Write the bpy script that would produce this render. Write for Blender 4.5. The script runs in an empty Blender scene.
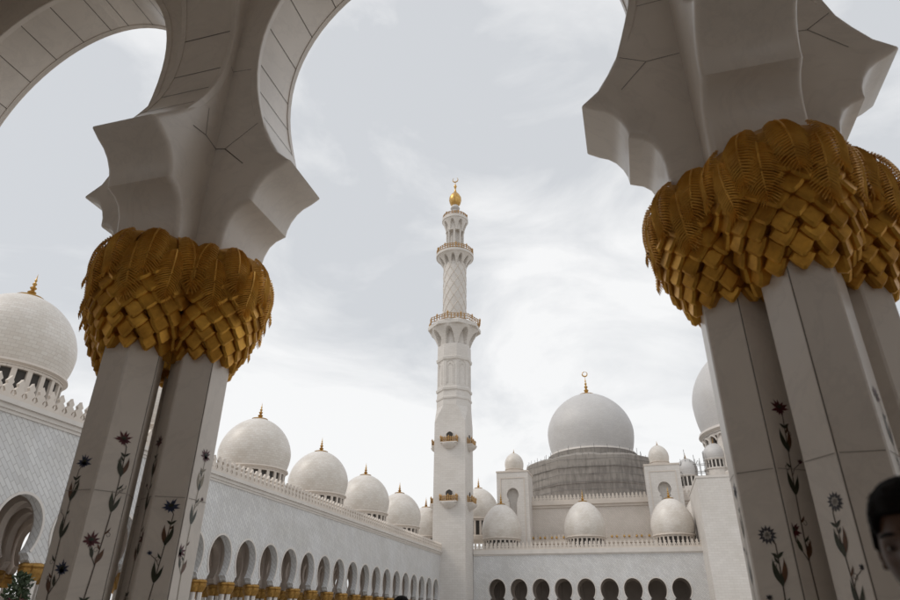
import bpy, bmesh, math, random
from mathutils import Vector, Matrix
random.seed(7)
C = bpy.context.scene.collection
PI = math.pi
EYE = 1.6
def R(a): return math.radians(a)

# ------------------------------------------------------------------ materials
def nodes_of(name):
    m = bpy.data.materials.new(name); m.use_nodes = True
    nt = m.node_tree; b = nt.nodes['Principled BSDF']
    return m, nt, b
def N(nt, typ, **kw):
    n = nt.nodes.new(typ)
    for k, v in kw.items():
        if k in n.inputs: n.inputs[k].default_value = v
        else: setattr(n, k, v)
    return n
def mix(nt, fac, a, b, blend='MIX'):
    n = nt.nodes.new('ShaderNodeMix'); n.data_type = 'RGBA'; n.blend_type = blend
    for i, v in ((0, fac), (6, a), (7, b)):
        if hasattr(v, 'is_output'): nt.links.new(v, n.inputs[i])
        else: n.inputs[i].default_value = (tuple(v) + (1,))[:4] if i else v
    return n.outputs[2]
def plain(name, col, rough=.5, metal=0, noise=.12, scale=3, bump=0, bscale=60):
    m, nt, b = nodes_of(name)
    tc = N(nt, 'ShaderNodeTexCoord')
    nz = N(nt, 'ShaderNodeTexNoise', Scale=scale, Detail=6, Roughness=.6)
    nt.links.new(tc.outputs['Object'], nz.inputs['Vector'])
    cr = N(nt, 'ShaderNodeMapRange'); cr.inputs[1].default_value = .3; cr.inputs[2].default_value = .7
    nt.links.new(nz.outputs['Fac'], cr.inputs[0])
    c = mix(nt, cr.outputs[0], [v*(1-noise) for v in col], [min(1, v*(1+noise*.6)) for v in col])
    nt.links.new(c, b.inputs['Base Color'])
    b.inputs['Roughness'].default_value = rough; b.inputs['Metallic'].default_value = metal
    if bump:
        nb = N(nt, 'ShaderNodeTexNoise', Scale=bscale, Detail=4)
        nt.links.new(tc.outputs['Object'], nb.inputs['Vector'])
        bp = N(nt, 'ShaderNodeBump', Strength=bump, Distance=.01)
        nt.links.new(nb.outputs['Fac'], bp.inputs['Height']); nt.links.new(bp.outputs[0], b.inputs['Normal'])
    return m
def tiles(name, c1, c2, mortar, bw, bh, rot=0, rough=.35, msize=.012, large=.08, bump=.4, streak=.0):
    """stone blocks laid on the UV map, which is in metres"""
    m, nt, b = nodes_of(name)
    tc = N(nt, 'ShaderNodeTexCoord'); mp = N(nt, 'ShaderNodeMapping')
    mp.inputs['Rotation'].default_value = (0, 0, rot)
    nt.links.new(tc.outputs['UV'], mp.inputs['Vector'])
    br = N(nt, 'ShaderNodeTexBrick'); br.inputs['Scale'].default_value = 1
    br.inputs['Brick Width'].default_value = bw; br.inputs['Row Height'].default_value = bh
    br.inputs['Mortar Size'].default_value = msize; br.inputs['Mortar Smooth'].default_value = .3
    br.inputs['Bias'].default_value = 0
    br.inputs['Color1'].default_value = (*c1, 1); br.inputs['Color2'].default_value = (*c2, 1); br.inputs['Mortar'].default_value = (*mortar, 1)
    nt.links.new(mp.outputs[0], br.inputs['Vector'])
    nz = N(nt, 'ShaderNodeTexNoise', Scale=.22, Detail=5, Roughness=.6)
    nt.links.new(tc.outputs['Object'], nz.inputs['Vector'])
    cr = N(nt, 'ShaderNodeMapRange'); cr.inputs[1].default_value = .35; cr.inputs[2].default_value = .65
    nt.links.new(nz.outputs['Fac'], cr.inputs[0])
    c = mix(nt, cr.outputs[0], br.outputs['Color'], [1-large, 1-large*1.1, 1-large*1.3], 'MULTIPLY')
    if streak:
        m2 = N(nt, 'ShaderNodeMapping'); m2.inputs['Scale'].default_value = (1.2, 1.2, .08)
        nt.links.new(tc.outputs['Object'], m2.inputs['Vector'])
        n2 = N(nt, 'ShaderNodeTexNoise', Scale=1, Detail=6, Roughness=.7)
        nt.links.new(m2.outputs[0], n2.inputs['Vector'])
        c2_ = N(nt, 'ShaderNodeMapRange'); c2_.inputs[1].default_value = .55; c2_.inputs[2].default_value = .8; c2_.inputs[4].default_value = streak
        nt.links.new(n2.outputs['Fac'], c2_.inputs[0])
        c = mix(nt, c2_.outputs[0], c, (.36, .31, .26))
    nt.links.new(c, b.inputs['Base Color'])
    b.inputs['Roughness'].default_value = rough
    if bump:
        bp = N(nt, 'ShaderNodeBump', Strength=bump, Distance=.01); bp.invert = True
        nt.links.new(br.outputs['Fac'], bp.inputs['Height']); nt.links.new(bp.outputs[0], b.inputs['Normal'])
    return m
def gold(name, col, dark, rough, scale=6, metal=1.0):
    m, nt, b = nodes_of(name)
    tc = N(nt, 'ShaderNodeTexCoord')
    nz = N(nt, 'ShaderNodeTexNoise', Scale=scale, Detail=6, Roughness=.65)
    nt.links.new(tc.outputs['Object'], nz.inputs['Vector'])
    cr = N(nt, 'ShaderNodeMapRange'); cr.inputs[1].default_value = .35; cr.inputs[2].default_value = .68
    nt.links.new(nz.outputs['Fac'], cr.inputs[0])
    nt.links.new(mix(nt, cr.outputs[0], dark, col), b.inputs['Base Color'])
    r = N(nt, 'ShaderNodeMapRange'); r.inputs[3].default_value = rough+.12; r.inputs[4].default_value = rough-.06
    nt.links.new(nz.outputs['Fac'], r.inputs[0]); nt.links.new(r.outputs[0], b.inputs['Roughness'])
    b.inputs['Metallic'].default_value = metal
    nb = N(nt, 'ShaderNodeTexNoise', Scale=scale*9, Detail=3)
    nt.links.new(tc.outputs['Object'], nb.inputs['Vector'])
    bp = N(nt, 'ShaderNodeBump', Strength=.25, Distance=.006)
    nt.links.new(nb.outputs['Fac'], bp.inputs['Height']); nt.links.new(bp.outputs[0], b.inputs['Normal'])
    return m

M = {}
M['marble'] = plain('pale_marble', (.765, .695, .625), .30, noise=.09, scale=1.1, bump=.05, bscale=25)
def vein(m):
    nt = m.node_tree; b = nt.nodes['Principled BSDF']; src = b.inputs['Base Color'].links[0].from_socket
    tc = N(nt, 'ShaderNodeTexCoord'); n = N(nt, 'ShaderNodeTexNoise', Scale=1.3, Detail=9, Roughness=.62, Distortion=1.6); nt.links.new(tc.outputs['Object'], n.inputs['Vector'])
    sub = N(nt, 'ShaderNodeMath', operation='SUBTRACT'); nt.links.new(n.outputs['Fac'], sub.inputs[0]); sub.inputs[1].default_value = .5
    ab = N(nt, 'ShaderNodeMath', operation='ABSOLUTE'); nt.links.new(sub.outputs[0], ab.inputs[0])
    mr = N(nt, 'ShaderNodeMapRange'); mr.inputs[2].default_value = .035; mr.inputs[3].default_value = .13; mr.inputs[4].default_value = 0; nt.links.new(ab.outputs[0], mr.inputs[0])
    nt.links.new(mix(nt, mr.outputs[0], src, (.42, .38, .35)), b.inputs['Base Color'])
vein(M['marble'])
M['marble2'] = plain('trim_marble', (.64, .60, .56), .45, noise=.08, scale=.8)
M['grout'] = plain('grout', (.15, .13, .115), .9)
M['softgrout'] = plain('soft_grout', (.33, .29, .26), .9)
M['wall'] = tiles('herringbone_marble', (.69, .69, .69), (.60, .60, .605), (.48, .47, .47), .86, .30, R(45), .45, .03, .11, .5, .2)
M['minaret'] = tiles('ashlar_marble', (.69, .66, .63), (.64, .61, .58), (.55, .51, .47), 1.1, .42, 0, .5, .02, .08, .3, .1)
M['beige'] = tiles('beige_marble', (.68, .62, .565), (.63, .575, .52), (.52, .47, .43), .9, .35, R(45), .5, .03, .08, .4, .1)
M['beigetrim'] = plain('beige_trim', (.64, .575, .51), .5, noise=.08, scale=.5)
M['dome'] = tiles('dome_marble', (.78, .745, .705), (.71, .66, .61), (.62, .575, .53), .50, .26, 0, .4, .02, .17, .2, .0)
M['bigdome'] = tiles('grey_dome_marble', (.60, .59, .585), (.56, .55, .55), (.50, .49, .49), .9, .45, 0, .5, .03, .06, .3, .06)
M['gold'] = gold('gold_leaf', (.76, .41, .065), (.42, .20, .028), .36, 5, .7)
M['frond'] = gold('gold_frond', (.86, .50, .10), (.58, .29, .045), .38, 5, .45)
M['golddull'] = gold('dull_gold', (.50, .29, .08), (.28, .15, .035), .5, 3, .6)
M['goldfar'] = gold('finial_gold', (.70, .45, .16), (.42, .25, .08), .35, 2)
M['bronze'] = plain('gilt_bronze', (.42, .25, .10), .45, .5, .25, 2)
M['dark'] = plain('dark_opening', (.05, .045, .04), .8)
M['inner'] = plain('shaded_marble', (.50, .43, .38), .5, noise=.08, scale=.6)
M['brownshade'] = plain('shaded_brown', (.32, .27, .235), .6, noise=.15, scale=.5)  # brown interior, its colour darkened to carry the shade of the deep hall
def netmat():
    m, nt, b = nodes_of('scaffold_net'); tc = N(nt, 'ShaderNodeTexCoord')
    a = N(nt, 'ShaderNodeMapping'); a.inputs['Scale'].default_value = (1.6, 1.6, .3); nt.links.new(tc.outputs['Object'], a.inputs[0])
    n1 = N(nt, 'ShaderNodeTexNoise', Scale=1, Detail=5, Roughness=.6); nt.links.new(a.outputs[0], n1.inputs['Vector'])
    c = N(nt, 'ShaderNodeMapping'); c.inputs['Scale'].default_value = (.03, .03, .32); nt.links.new(tc.outputs['Object'], c.inputs[0])
    n2 = N(nt, 'ShaderNodeTexNoise', Scale=1, Detail=2); nt.links.new(c.outputs[0], n2.inputs['Vector'])
    ad = N(nt, 'ShaderNodeMath', operation='ADD'); nt.links.new(n1.outputs[0], ad.inputs[0]); nt.links.new(n2.outputs[0], ad.inputs[1])
    mr = N(nt, 'ShaderNodeMapRange'); mr.inputs[1].default_value = .85; mr.inputs[2].default_value = 1.15; nt.links.new(ad.outputs[0], mr.inputs[0])
    nt.links.new(mix(nt, mr.outputs[0], (.20, .18, .165), (.31, .285, .26)), b.inputs['Base Color']); b.inputs['Roughness'].default_value = .95
    return m
M['net'] = netmat() if True else plain('scaffold_net', (.30, .27, .245), .95, noise=.22, scale=.18, bump=.3, bscale=3)
M['pipe'] = plain('scaffold_pipe', (.22, .21, .20), .6, .3)
M['floor'] = tiles('court_floor', (.76, .74, .70), (.72, .70, .66), (.5, .48, .45), 1.2, 1.2, 0, .3, .01, .06, .1)
M['earth'] = plain('paving_sand', (.42, .38, .33), .9, noise=.15, scale=.05)
M['red'] = plain('red_inlay', (.10, .010, .016), .3, noise=.35, scale=30)
M['blue'] = plain('blue_inlay', (.03, .042, .10), .3, noise=.35, scale=30)
M['greyfl'] = plain('grey_inlay', (.07, .065, .075), .3, noise=.35, scale=30)
M['pale'] = plain('pale_inlay', (.48, .44, .40), .3, noise=.2, scale=30)
M['green'] = plain('green_inlay', (.036, .04, .02), .3, noise=.45, scale=25)
M['brown'] = plain('amber_inlay', (.12, .05, .02), .3, noise=.4, scale=25)
M['stem'] = plain('stem_inlay', (.07, .045, .028), .35)
M['palestem'] = plain('pale_stem_inlay', (.28, .24, .17), .35)
M['skin'] = plain('skin', (.095, .046, .026), .5, noise=.12, scale=12, bump=.1, bscale=160)  # skin colour darkened to hold the back-lit shade of the face
M['hair'] = plain('black_hair', (.010, .008, .007), .8, noise=.4, scale=30, bump=.4, bscale=200)
M['hair'].node_tree.nodes['Principled BSDF'].inputs['Specular IOR Level'].default_value = .12
M['white_eye'] = plain('eye_white', (.28, .26, .24), .3); M['iris'] = plain('iris', (.03, .015, .01), .1)  # eye white dimmed to suit the shade painted into the skin
M['lip'] = plain('lip', (.30, .12, .10), .45)
M['shirt'] = plain('dark_shirt', (.03, .035, .045), .9, noise=.3, scale=8, bump=.3)
M['trouser'] = plain('dark_trouser', (.05, .05, .055), .9, noise=.3, scale=8, bump=.3)
M['shoe'] = plain('shoe', (.03, .025, .02), .5)
M['leafa'] = plain('leaf', (.03, .05, .018), .6, noise=.4, scale=4); M['pink'] = plain('pink_blossom', (.5, .05, .16), .6, noise=.3)
M['bark'] = plain('bark', (.12, .08, .05), .9); M['pot'] = plain('terracotta', (.30, .15, .09), .8)
M['nichegrey'] = plain('niche_grey', (.25, .25, .25), .6)

# ------------------------------------------------------------------ mesh builder
class MB:
    def __init__(s): s.v = []; s.f = []; s.m = []; s.uv = []
    def add(s, vs, fs, mi=0, uvs=None):
        o = len(s.v); s.v += [tuple(p) for p in vs]
        for i, f in enumerate(fs):
            s.f.append(tuple(o+k for k in f)); s.m.append(mi)
            if uvs is None: s.uv.append([(vs[k][0]+vs[k][1], vs[k][2]) for k in f])
            else: s.uv.append(uvs[i])
    def box(s, x0, x1, y0, y1, z0, z1, mi=0):
        v = [(x0,y0,z0),(x1,y0,z0),(x1,y1,z0),(x0,y1,z0),(x0,y0,z1),(x1,y0,z1),(x1,y1,z1),(x0,y1,z1)]
        s.add(v, [(0,3,2,1),(4,5,6,7),(0,1,5,4),(1,2,6,5),(2,3,7,6),(3,0,4,7)], mi)
    def obox(s, c, u, v_, w, mi=0):
        c = Vector(c); u = Vector(u); v_ = Vector(v_); w = Vector(w)
        v = [c+a*u+b*v_+d*w for d in (-1,1) for a, b in ((-1,-1),(1,-1),(1,1),(-1,1))]
        s.add(v, [(0,3,2,1),(4,5,6,7),(0,1,5,4),(1,2,6,5),(2,3,7,6),(3,0,4,7)], mi)
    def lathe(s, prof, cx=0, cy=0, n=32, mi=0, a0=0, caps=True, rf=None):
        vs = []; L = [0]
        for i in range(1, len(prof)): L.append(L[-1]+math.hypot(prof[i][0]-prof[i-1][0], prof[i][1]-prof[i-1][1]))
        Rm = max(p[0] for p in prof)
        for i, (r, z) in enumerate(prof):
            for k in range(n):
                a = a0+2*PI*k/n; rr = rf(r, z, a) if rf else r
                vs.append((cx+rr*math.cos(a), cy+rr*math.sin(a), z))
        fs = []; uv = []
        for i in range(len(prof)-1):
            for k in range(n):
                k2 = (k+1) % n
                fs.append((i*n+k, i*n+k2, (i+1)*n+k2, (i+1)*n+k))
                u0 = 2*PI*k/n*Rm; u1 = 2*PI*(k+1)/n*Rm
                uv.append([(u0, L[i]), (u1, L[i]), (u1, L[i+1]), (u0, L[i+1])])
        if caps:
            fs.append(tuple(range(n))[::-1]); uv.append([(0,0)]*n)
            o = (len(prof)-1)*n; fs.append(tuple(o+k for k in range(n))); uv.append([(0,0)]*n)
        s.add(vs, fs, mi, uv)
    def tube(s, pts, r, n=6, mi=0):
        pts = [Vector(p) for p in pts]; rs = r if isinstance(r, (list, tuple)) else [r]*len(pts)
        vs = []
        for i, p in enumerate(pts):
            d = (pts[min(i+1, len(pts)-1)]-pts[max(i-1, 0)]).normalized()
            a = d.orthogonal().normalized() if abs(d.z) > .99 else d.cross(Vector((0,0,1))).normalized()
            b = d.cross(a).normalized()
            for k in range(n):
                t = 2*PI*k/n; vs.append(p+a*math.cos(t)*rs[i]+b*math.sin(t)*rs[i])
        fs = [(i*n+k, i*n+(k+1) % n, (i+1)*n+(k+1) % n, (i+1)*n+k) for i in range(len(pts)-1) for k in range(n)]
        fs += [tuple(range(n))[::-1], tuple((len(pts)-1)*n+k for k in range(n))]
        s.add(vs, fs, mi)
    def prism(s, poly, to3, d0, d1, mi=0):
        """2-D outline pulled along a depth axis; to3(u, z, d) gives the point"""
        n = len(poly)
        vs = [to3(u, z, d0) for u, z in poly]+[to3(u, z, d1) for u, z in poly]
        fs = [tuple(range(n)), tuple(range(n, 2*n))[::-1]]+[(i, n+i, n+(i+1) % n, (i+1) % n) for i in range(n)]
        s.add(vs, fs, mi)
    def ribbon(s, pts, w, nrm, mi=0, off=.002, w1=None):
        """thin band lying just proud of a surface"""
        nrm = Vector(nrm).normalized(); pts = [Vector(p) for p in pts]; vs = []
        for i, p in enumerate(pts):
            d = (pts[min(i+1, len(pts)-1)]-pts[max(i-1, 0)]).normalized(); q = nrm.cross(d).normalized()
            ww = w if w1 is None else w+(w1-w)*i/(len(pts)-1)
            vs += [p+nrm*off-q*ww/2, p+nrm*off+q*ww/2]
        s.add(vs, [(2*i, 2*i+2, 2*i+3, 2*i+1) for i in range(len(pts)-1)], mi)
    def build(s, name, mats, parent=None, smooth=None, recalc=True, loc=None, **props):
        me = bpy.data.meshes.new(name)
        v = s.v
        if loc is not None: v = [(a-loc[0], b-loc[1], c-loc[2]) for a, b, c in v]
        me.from_pydata(v, [], s.f)
        if not isinstance(mats, (list, tuple)): mats = [mats]
        for m in mats: me.materials.append(m)
        me.polygons.foreach_set('material_index', s.m)
        ul = me.uv_layers.new(name='UVMap')
        flat = [c for f in s.uv for p in f for c in p]
        ul.data.foreach_set('uv', flat)
        if recalc:
            bm = bmesh.new(); bm.from_mesh(me); bmesh.ops.recalc_face_normals(bm, faces=bm.faces[:]); bm.to_mesh(me); bm.free()
        if smooth:
            me.polygons.foreach_set('use_smooth', [True]*len(me.polygons))
            me.set_sharp_from_angle(angle=R(smooth))
        o = bpy.data.objects.new(name, me); C.objects.link(o)
        if parent: o.parent = parent
        if loc is not None: o.location = loc
        for k, q in props.items(): o[k] = q
        return o
def thing(name, loc, label, category, group=None, rz=0):
    o = bpy.data.objects.new(name, None); C.objects.link(o); o.location = loc; o.rotation_euler = (0, 0, rz)
    o.empty_display_size = .3
    o['label'] = label; o['category'] = category
    if group: o['group'] = group
    return o
def copy_tree(o, parent=None):
    c = o.copy(); C.objects.link(c)
    if parent: c.parent = parent
    for ch in list(o.children): copy_tree(ch, c)
    return c

# ------------------------------------------------------------------ arch outline
def half_profile(bay_half, neck, b_low, zc=5.25, crown=7.2, tip=(1.13, 3.72), n=26, coarse=False):
    """from the foot of the impost, over two coves and the cusp, up the horseshoe to the crown (heights above eye)"""
    a = bay_half-neck
    P = [(.50, 2.70), (.58, 2.88), (.59, 3.02), (.61, 3.13), (.65, 3.225), (.71, 3.28), (.76, 3.30), (.81, 3.32),
         (.82, 3.40), (.85, 3.485), (.90, 3.565), (.96, 3.62), (1.04, 3.66), tip]
    if coarse: P = [(.50, 2.70), (.58, 2.88), (.62, 3.16), (.81, 3.32), (.86, 3.52), tip]
    k0 = len(P)-1
    t0 = -math.asin((zc-(tip[1]+.12))/b_low)
    for i in range(n+1):
        t = t0+(PI/2-t0)*i/n
        x = a*math.cos(t); z = zc+((crown-zc) if t > 0 else b_low)*math.sin(t)
        P.append((bay_half-x, z))
    P[-1] = (bay_half, crown)
    return P, k0
def offset_chain(P, d, last_dir=(0, 1)):
    out = []
    for i, p in enumerate(P):
        a = P[max(i-1, 0)]; b = P[min(i+1, len(P)-1)]
        def nr(q, r_):
            dx, dz = r_[0]-q[0], r_[1]-q[1]; l = math.hypot(dx, dz) or 1; return (-dz/l, dx/l)
        if i == 0: n1 = n2 = nr(p, b)
        elif i == len(P)-1: n1 = n2 = last_dir
        else: n1 = nr(a, p); n2 = nr(p, b)
        mx, mz = n1[0]+n2[0], n1[1]+n2[1]; l2 = mx*mx+mz*mz
        k = min(2/l2, 1.9) if l2 > 1e-6 else 1
        out.append((p[0]+mx*k*d, p[1]+mz*k*d))
    return out
def rail_row(ch, dn, dy, sgn, side, hw, to3):
    out = []
    for k, p in enumerate(ch):
        f = min(1, k/5); f = f*f*(3-2*f); off = dn*f-.05*(1-f); yy = dy*f-.06*(1-f)
        q = offset_chain(ch, -off)[k]; out.append(to3(sgn*q[0], q[1], side*(hw+yy)))
    return out
def pier_polys(L, Rr, top, rnd, hw, to3, mb, rail_from=13, rail=True):
    """pier with half an arch on each side; L / Rr are half profiles (or None)"""
    TH = [(0, 1.0), (.3, .955), (.62, .79), (.85, .5), (1, 0)]
    rings = []
    lv = [(rnd*(1-math.cos(PI/2*q)), hw-rnd*(1-math.sin(PI/2*q))) for q in (0, .25, .5, .75, 1)]
    seq = [(lv[i][0], lv[i][1]) for i in range(4, -1, -1)]      # face first: full inset at hw
    seq = [(o, -y) for o, y in seq]+[(o, y) for o, y in reversed(seq)]
    # inset 0 at |y| = hw-rnd, inset rnd at |y| = hw
    seq = []
    for q in (1, .72, .45, .2, 0): seq.append((rnd*(1-math.cos(PI/2*q)), -(hw-rnd)-rnd*math.sin(PI/2*q)))
    seq = seq+[(o, -y) for o, y in reversed(seq)]
    n = 0
    for o, y in seq:
        r_ = offset_chain(Rr, o); l_ = offset_chain(L, o)
        poly = r_+[(Rr[-1][0], top), (-L[-1][0], top)]+[(-x, z) for x, z in reversed(l_)]
        n = len(poly); rings.append([to3(u, z, y) for u, z in poly])
    vs = [p for r_ in rings for p in r_]
    fs = [tuple(range(n)), tuple((len(rings)-1)*n+k for k in range(n))[::-1]]
    nr = len(Rr); 
    skip = {nr-1, nr, nr+1}
    for i in range(len(rings)-1):
        for k in range(n):
            if k in skip: continue
            k2 = (k+1) % n
            fs.append((i*n+k, (i+1)*n+k, (i+1)*n+k2, i*n+k2))
    mb.add(vs, fs, 0)
    if rail:
        for sgn, P in ((1, Rr), (-1, L)):
            ch = P[rail_from:]
            for side in (-1, 1):
                sec = [(.008, -.05), (.012, .002), (.006, .012), (-.056, .012), (-.064, .002), (-.064, -.05)]
                rows = []
                for dn, dy in sec:
                    rows.append(rail_row(ch, dn, dy, sgn, side, hw, to3))
                m_ = len(ch); vs = [p for r_ in rows for p in r_]
                fs = [(a*m_+k, a*m_+k+1, ((a+1) % len(sec))*m_+k+1, ((a+1) % len(sec))*m_+k) for a in range(len(sec)) for k in range(m_-1)]
                fs += [tuple(a*m_ for a in range(len(sec)))]
                mb.add(vs, fs, 0)
def soffit_joints(P, sgn, hw, to3, mb, step=.36, start=16):
    acc = 0
    for i in range(start, len(P)-1):
        a, b = P[i], P[i+1]; acc += math.hypot(b[0]-a[0], b[1]-a[1])
        if acc > step:
            acc = 0
            dx, dz = b[0]-a[0], b[1]-a[1]; l = math.hypot(dx, dz); dx /= l; dz /= l
            nx, nz = dz, -dx     # towards the opening
            o = .003; w = .005
            q = [(a[0]+nx*o-dx*w, a[1]+nz*o-dz*w), (a[0]+nx*o+dx*w, a[1]+nz*o+dz*w)]
            h = hw-.05
            mb.add([to3(sgn*q[0][0], q[0][1], -h), to3(sgn*q[1][0], q[1][1], -h), to3(sgn*q[1][0], q[1][1], h), to3(sgn*q[0][0], q[0][1], h)], [(0, 1, 2, 3)], 1)
def mold(P, k0=13): return P

# ------------------------------------------------------------------ the near arcade
CLU = .355          # column offset from the cluster's middle
HEX = .23
def column_mesh():
    mb = MB()
    hexa = lambda r: [(r*math.cos(R(60*k)), r*math.sin(R(60*k))) for k in range(6)]
    def ring(r, z): return [(x, y, z) for x, y in hexa(r)]
    lv = [(.30, 0), (.30, .14), (.285, .17), (.285, .20), (.262, .23), (HEX, .26), (HEX, 1.95+EYE)]
    # shaft with slightly eased arrises: 12-gon with tiny chamfers
    vs = []; nseg = 12
    for r, z in lv:
        for k in range(6):
            for s in (-1, 1):
                a = R(60*k)+s*.035; vs.append((r*math.cos(a), r*math.sin(a), z))
    fs = [(i*nseg+k, i*nseg+(k+1) % nseg, (i+1)*nseg+(k+1) % nseg, (i+1)*nseg+k) for i in range(len(lv)-1) for k in range(nseg)]
    fs += [tuple(range(nseg))[::-1], tuple((len(lv)-1)*nseg+k for k in range(nseg))]
    mb.add(vs, fs, 0)
    ap = HEX*math.cos(.035+R(0))*math.cos(R(30))/math.cos(R(0))
    # horizontal bed joints and dark upright joints on alternate arrises
    for z in (.79+EYE, -.35+EYE):
        for k in range(6):
            a0, a1 = R(60*k)+.05, R(60*(k+1))-.05
            p0 = Vector((HEX*math.cos(a0), HEX*math.sin(a0), z)); p1 = Vector((HEX*math.cos(a1), HEX*math.sin(a1), z))
            nn = Vector((math.cos(R(60*k+30)), math.sin(R(60*k+30)), 0))
            mb.ribbon([p0, p1], .004, nn, 2, .0025)
    for k in (0, 2, 4):
        a = R(60*k); nn = Vector((math.cos(a), math.sin(a), 0))
        mb.ribbon([nn*(HEX*.9995)+Vector((0, 0, .27)), nn*(HEX*.9995)+Vector((0, 0, 1.94+EYE))], .0055, nn, 1, .002)
    return mb
# stone inlay flowers, drawn on one face of a column
def vine(mb, face, kind, ztop, seed, zbot=.45, u0=0):
    rn = random.Random(seed)
    fa = R(face); ap = HEX*math.cos(R(30)-.035)
    n = Vector((math.cos(fa), math.sin(fa), 0)); u = Vector((-math.sin(fa), math.cos(fa), 0)); c = n*(ap+.0012)
    W = HEX/2-.02
    def P(a, z, o=0): return c+u*max(-W, min(W, a))+Vector((0, 0, z))+n*o
    def blade(a, z, ang, ln, wd, mi, o=.001, curl=0):
        m_ = 7; L_ = []; R_ = []; x, y = a, z; t = ang
        for i in range(m_+1):
            q = i/m_; w = wd*math.sin(PI*min(1, q*.9+.1))**.8*(1-q**3)
            dx, dz = math.sin(t), math.cos(t)
            L_.append(P(x-dz*w/2, y+dx*w/2, o)); R_.append(P(x+dz*w/2, y-dx*w/2, o))
            x += dx*ln/m_; y += dz*ln/m_; t += curl/m_
        mb.add(L_+R_, [(i, m_+1+i, m_+2+i, i+1) for i in range(m_)], mi)
    def flower(a, z, r, k):
        if k == 3:
            for i in range(13): blade(a, z, 2*PI*i/13, r, r*.42, 2, .0012)
            for i in range(9): blade(a, z, 2*PI*i/9+.3, r*.52, r*.36, 3, .0026)
        else:
            for i in range(11):
                t = 2*PI*i/11+rn.uniform(-.15, .15)
                blade(a, z, t, r*(1.15 if math.cos(t) > -.3 else .75)*rn.uniform(.85, 1.1), r*.34, k, .0012)
            for i in range(5): blade(a, z+.002, R(-60+30*i), r*.5, r*.16, 4, .0026)
    fk = {'red': 0, 'blue': 1, 'grey': 3, 'pale': 0}[kind]
    stem = 8 if kind == 'pale' else 6
    # main stem
    z = ztop; a = u0+rn.uniform(-.01, .02); path = [(a, z)]
    zz = z; 
    while zz > zbot:
        zz -= .05; path.append((u0+.035*math.sin((ztop-zz)*2.3+seed)+(a-u0)*math.exp(-(ztop-zz)*2), zz))
    mb.ribbon([P(x, y) for x, y in path], .006, n, stem, .0006, .010)
    at = lambda d: path[min(len(path)-1, int(d/.05))]
    leafc = 8 if kind == 'pale' else 4
    flower(path[0][0], ztop, 0.060 if kind != 'grey' else .054, fk)
    d = .0; k = 0
    while ztop-d > zbot+.15:
        x, y = at(d+.10)
        blade(x, y-.02, R(38), .05, .018, leafc, .0012, .5); blade(x, y-.02, R(-40), .045, .018, leafc, .0012, -.5)
        x, y = at(d+.26)
        c1, c2 = (4, 5) if kind in ('red', 'grey') else (5, 4)
        if kind == 'pale': c1 = c2 = 8
        blade(x, y, R(-24), .135, .034, c1, .0012, .5); blade(x, y, R(28), .14, .031, c2, .0014, -.6); blade(x, y-.01, R(2), .07, .026, 4, .002, .1)
        s = 1 if (k+seed) % 2 else -1
        x, y = at(d+.44)                       # side bud
        q = [(x, y), (x+s*.025, y+.045), (x+s*.055, y+.065), (x+s*.075, y+.085)]
        mb.ribbon([P(*t_) for t_ in q], .004, n, stem, .0006); flower(q[-1][0], q[-1][1], .019, fk if fk != 3 else 2)
        x, y = at(d+.54)
        blade(x, y, R(-16), .145, .032, 4, .0012, .3); blade(x, y, R(26), .12, .028, 4, .0014, -.2)
        x, y = at(d+.86); s = -s              # branch with a full flower
        q = [(x, y), (x+s*.03, y+.05), (x+s*.055, y+.10), (x+s*.06, y+.15)]
        mb.ribbon([P(*t_) for t_ in q], .006, n, stem, .0006); flower(q[-1][0], q[-1][1], .058, fk)
        blade(q[1][0], q[1][1], R(-20), .075, .026, 4, .0012, .3)
        blade(x, y+.02, R(-s*28), .10, .034, 5, .0012, s*.3); blade(x, y+.01, R(-s*5), .08, .02, 5, .002, 0)
        for q_ in (.18, .36, .66, .78):          # small leaves and curling tendrils along the stem
            x, y = at(d+q_); sg = 1 if rn.random() < .5 else -1
            blade(x, y, R(sg*rn.uniform(35, 60)), rn.uniform(.035, .06), .014, 4 if rn.random() < .7 else 5, .0012, -sg*.6)
            tp = [(x, y)]; an = R(sg*40)
            for i_ in range(9):
                tp.append((tp[-1][0]+.010*math.sin(an), tp[-1][1]+.010*math.cos(an))); an += sg*R(22+5*i_)
            if rn.random() < .7: mb.ribbon([P(*t_) for t_ in tp], .003, n, stem, .0005)
        d += .95; k += 1
INL = ['red', 'blue', 'greyfl', 'pale', 'green', 'brown', 'stem', 'brown', 'palestem']
PROF = [(1.90, .22), (1.96, .255), (2.06, .315), (2.18, .365), (2.32, .405), (2.46, .425), (2.56, .43), (2.66, .42), (2.75, .395), (2.83, .35), (2.90, .28), (2.98, .20)]
def lobe_r(z):
    for (z0, r0), (z1, r1) in zip(PROF, PROF[1:]):
        if z <= z1: 
            t = max(0, (z-z0)/(z1-z0)); return r0+(r1-r0)*t
    return PROF[-1][1]
LOBES = [(0, -CLU), (CLU, 0), (0, CLU), (-CLU, 0)]
def inside_other(x, y, z, me_i, m=.0):
    r = lobe_r(z)
    return any(math.hypot(x-a, y-b) < r-m for i, (a, b) in enumerate(LOBES) if i != me_i)
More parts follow.
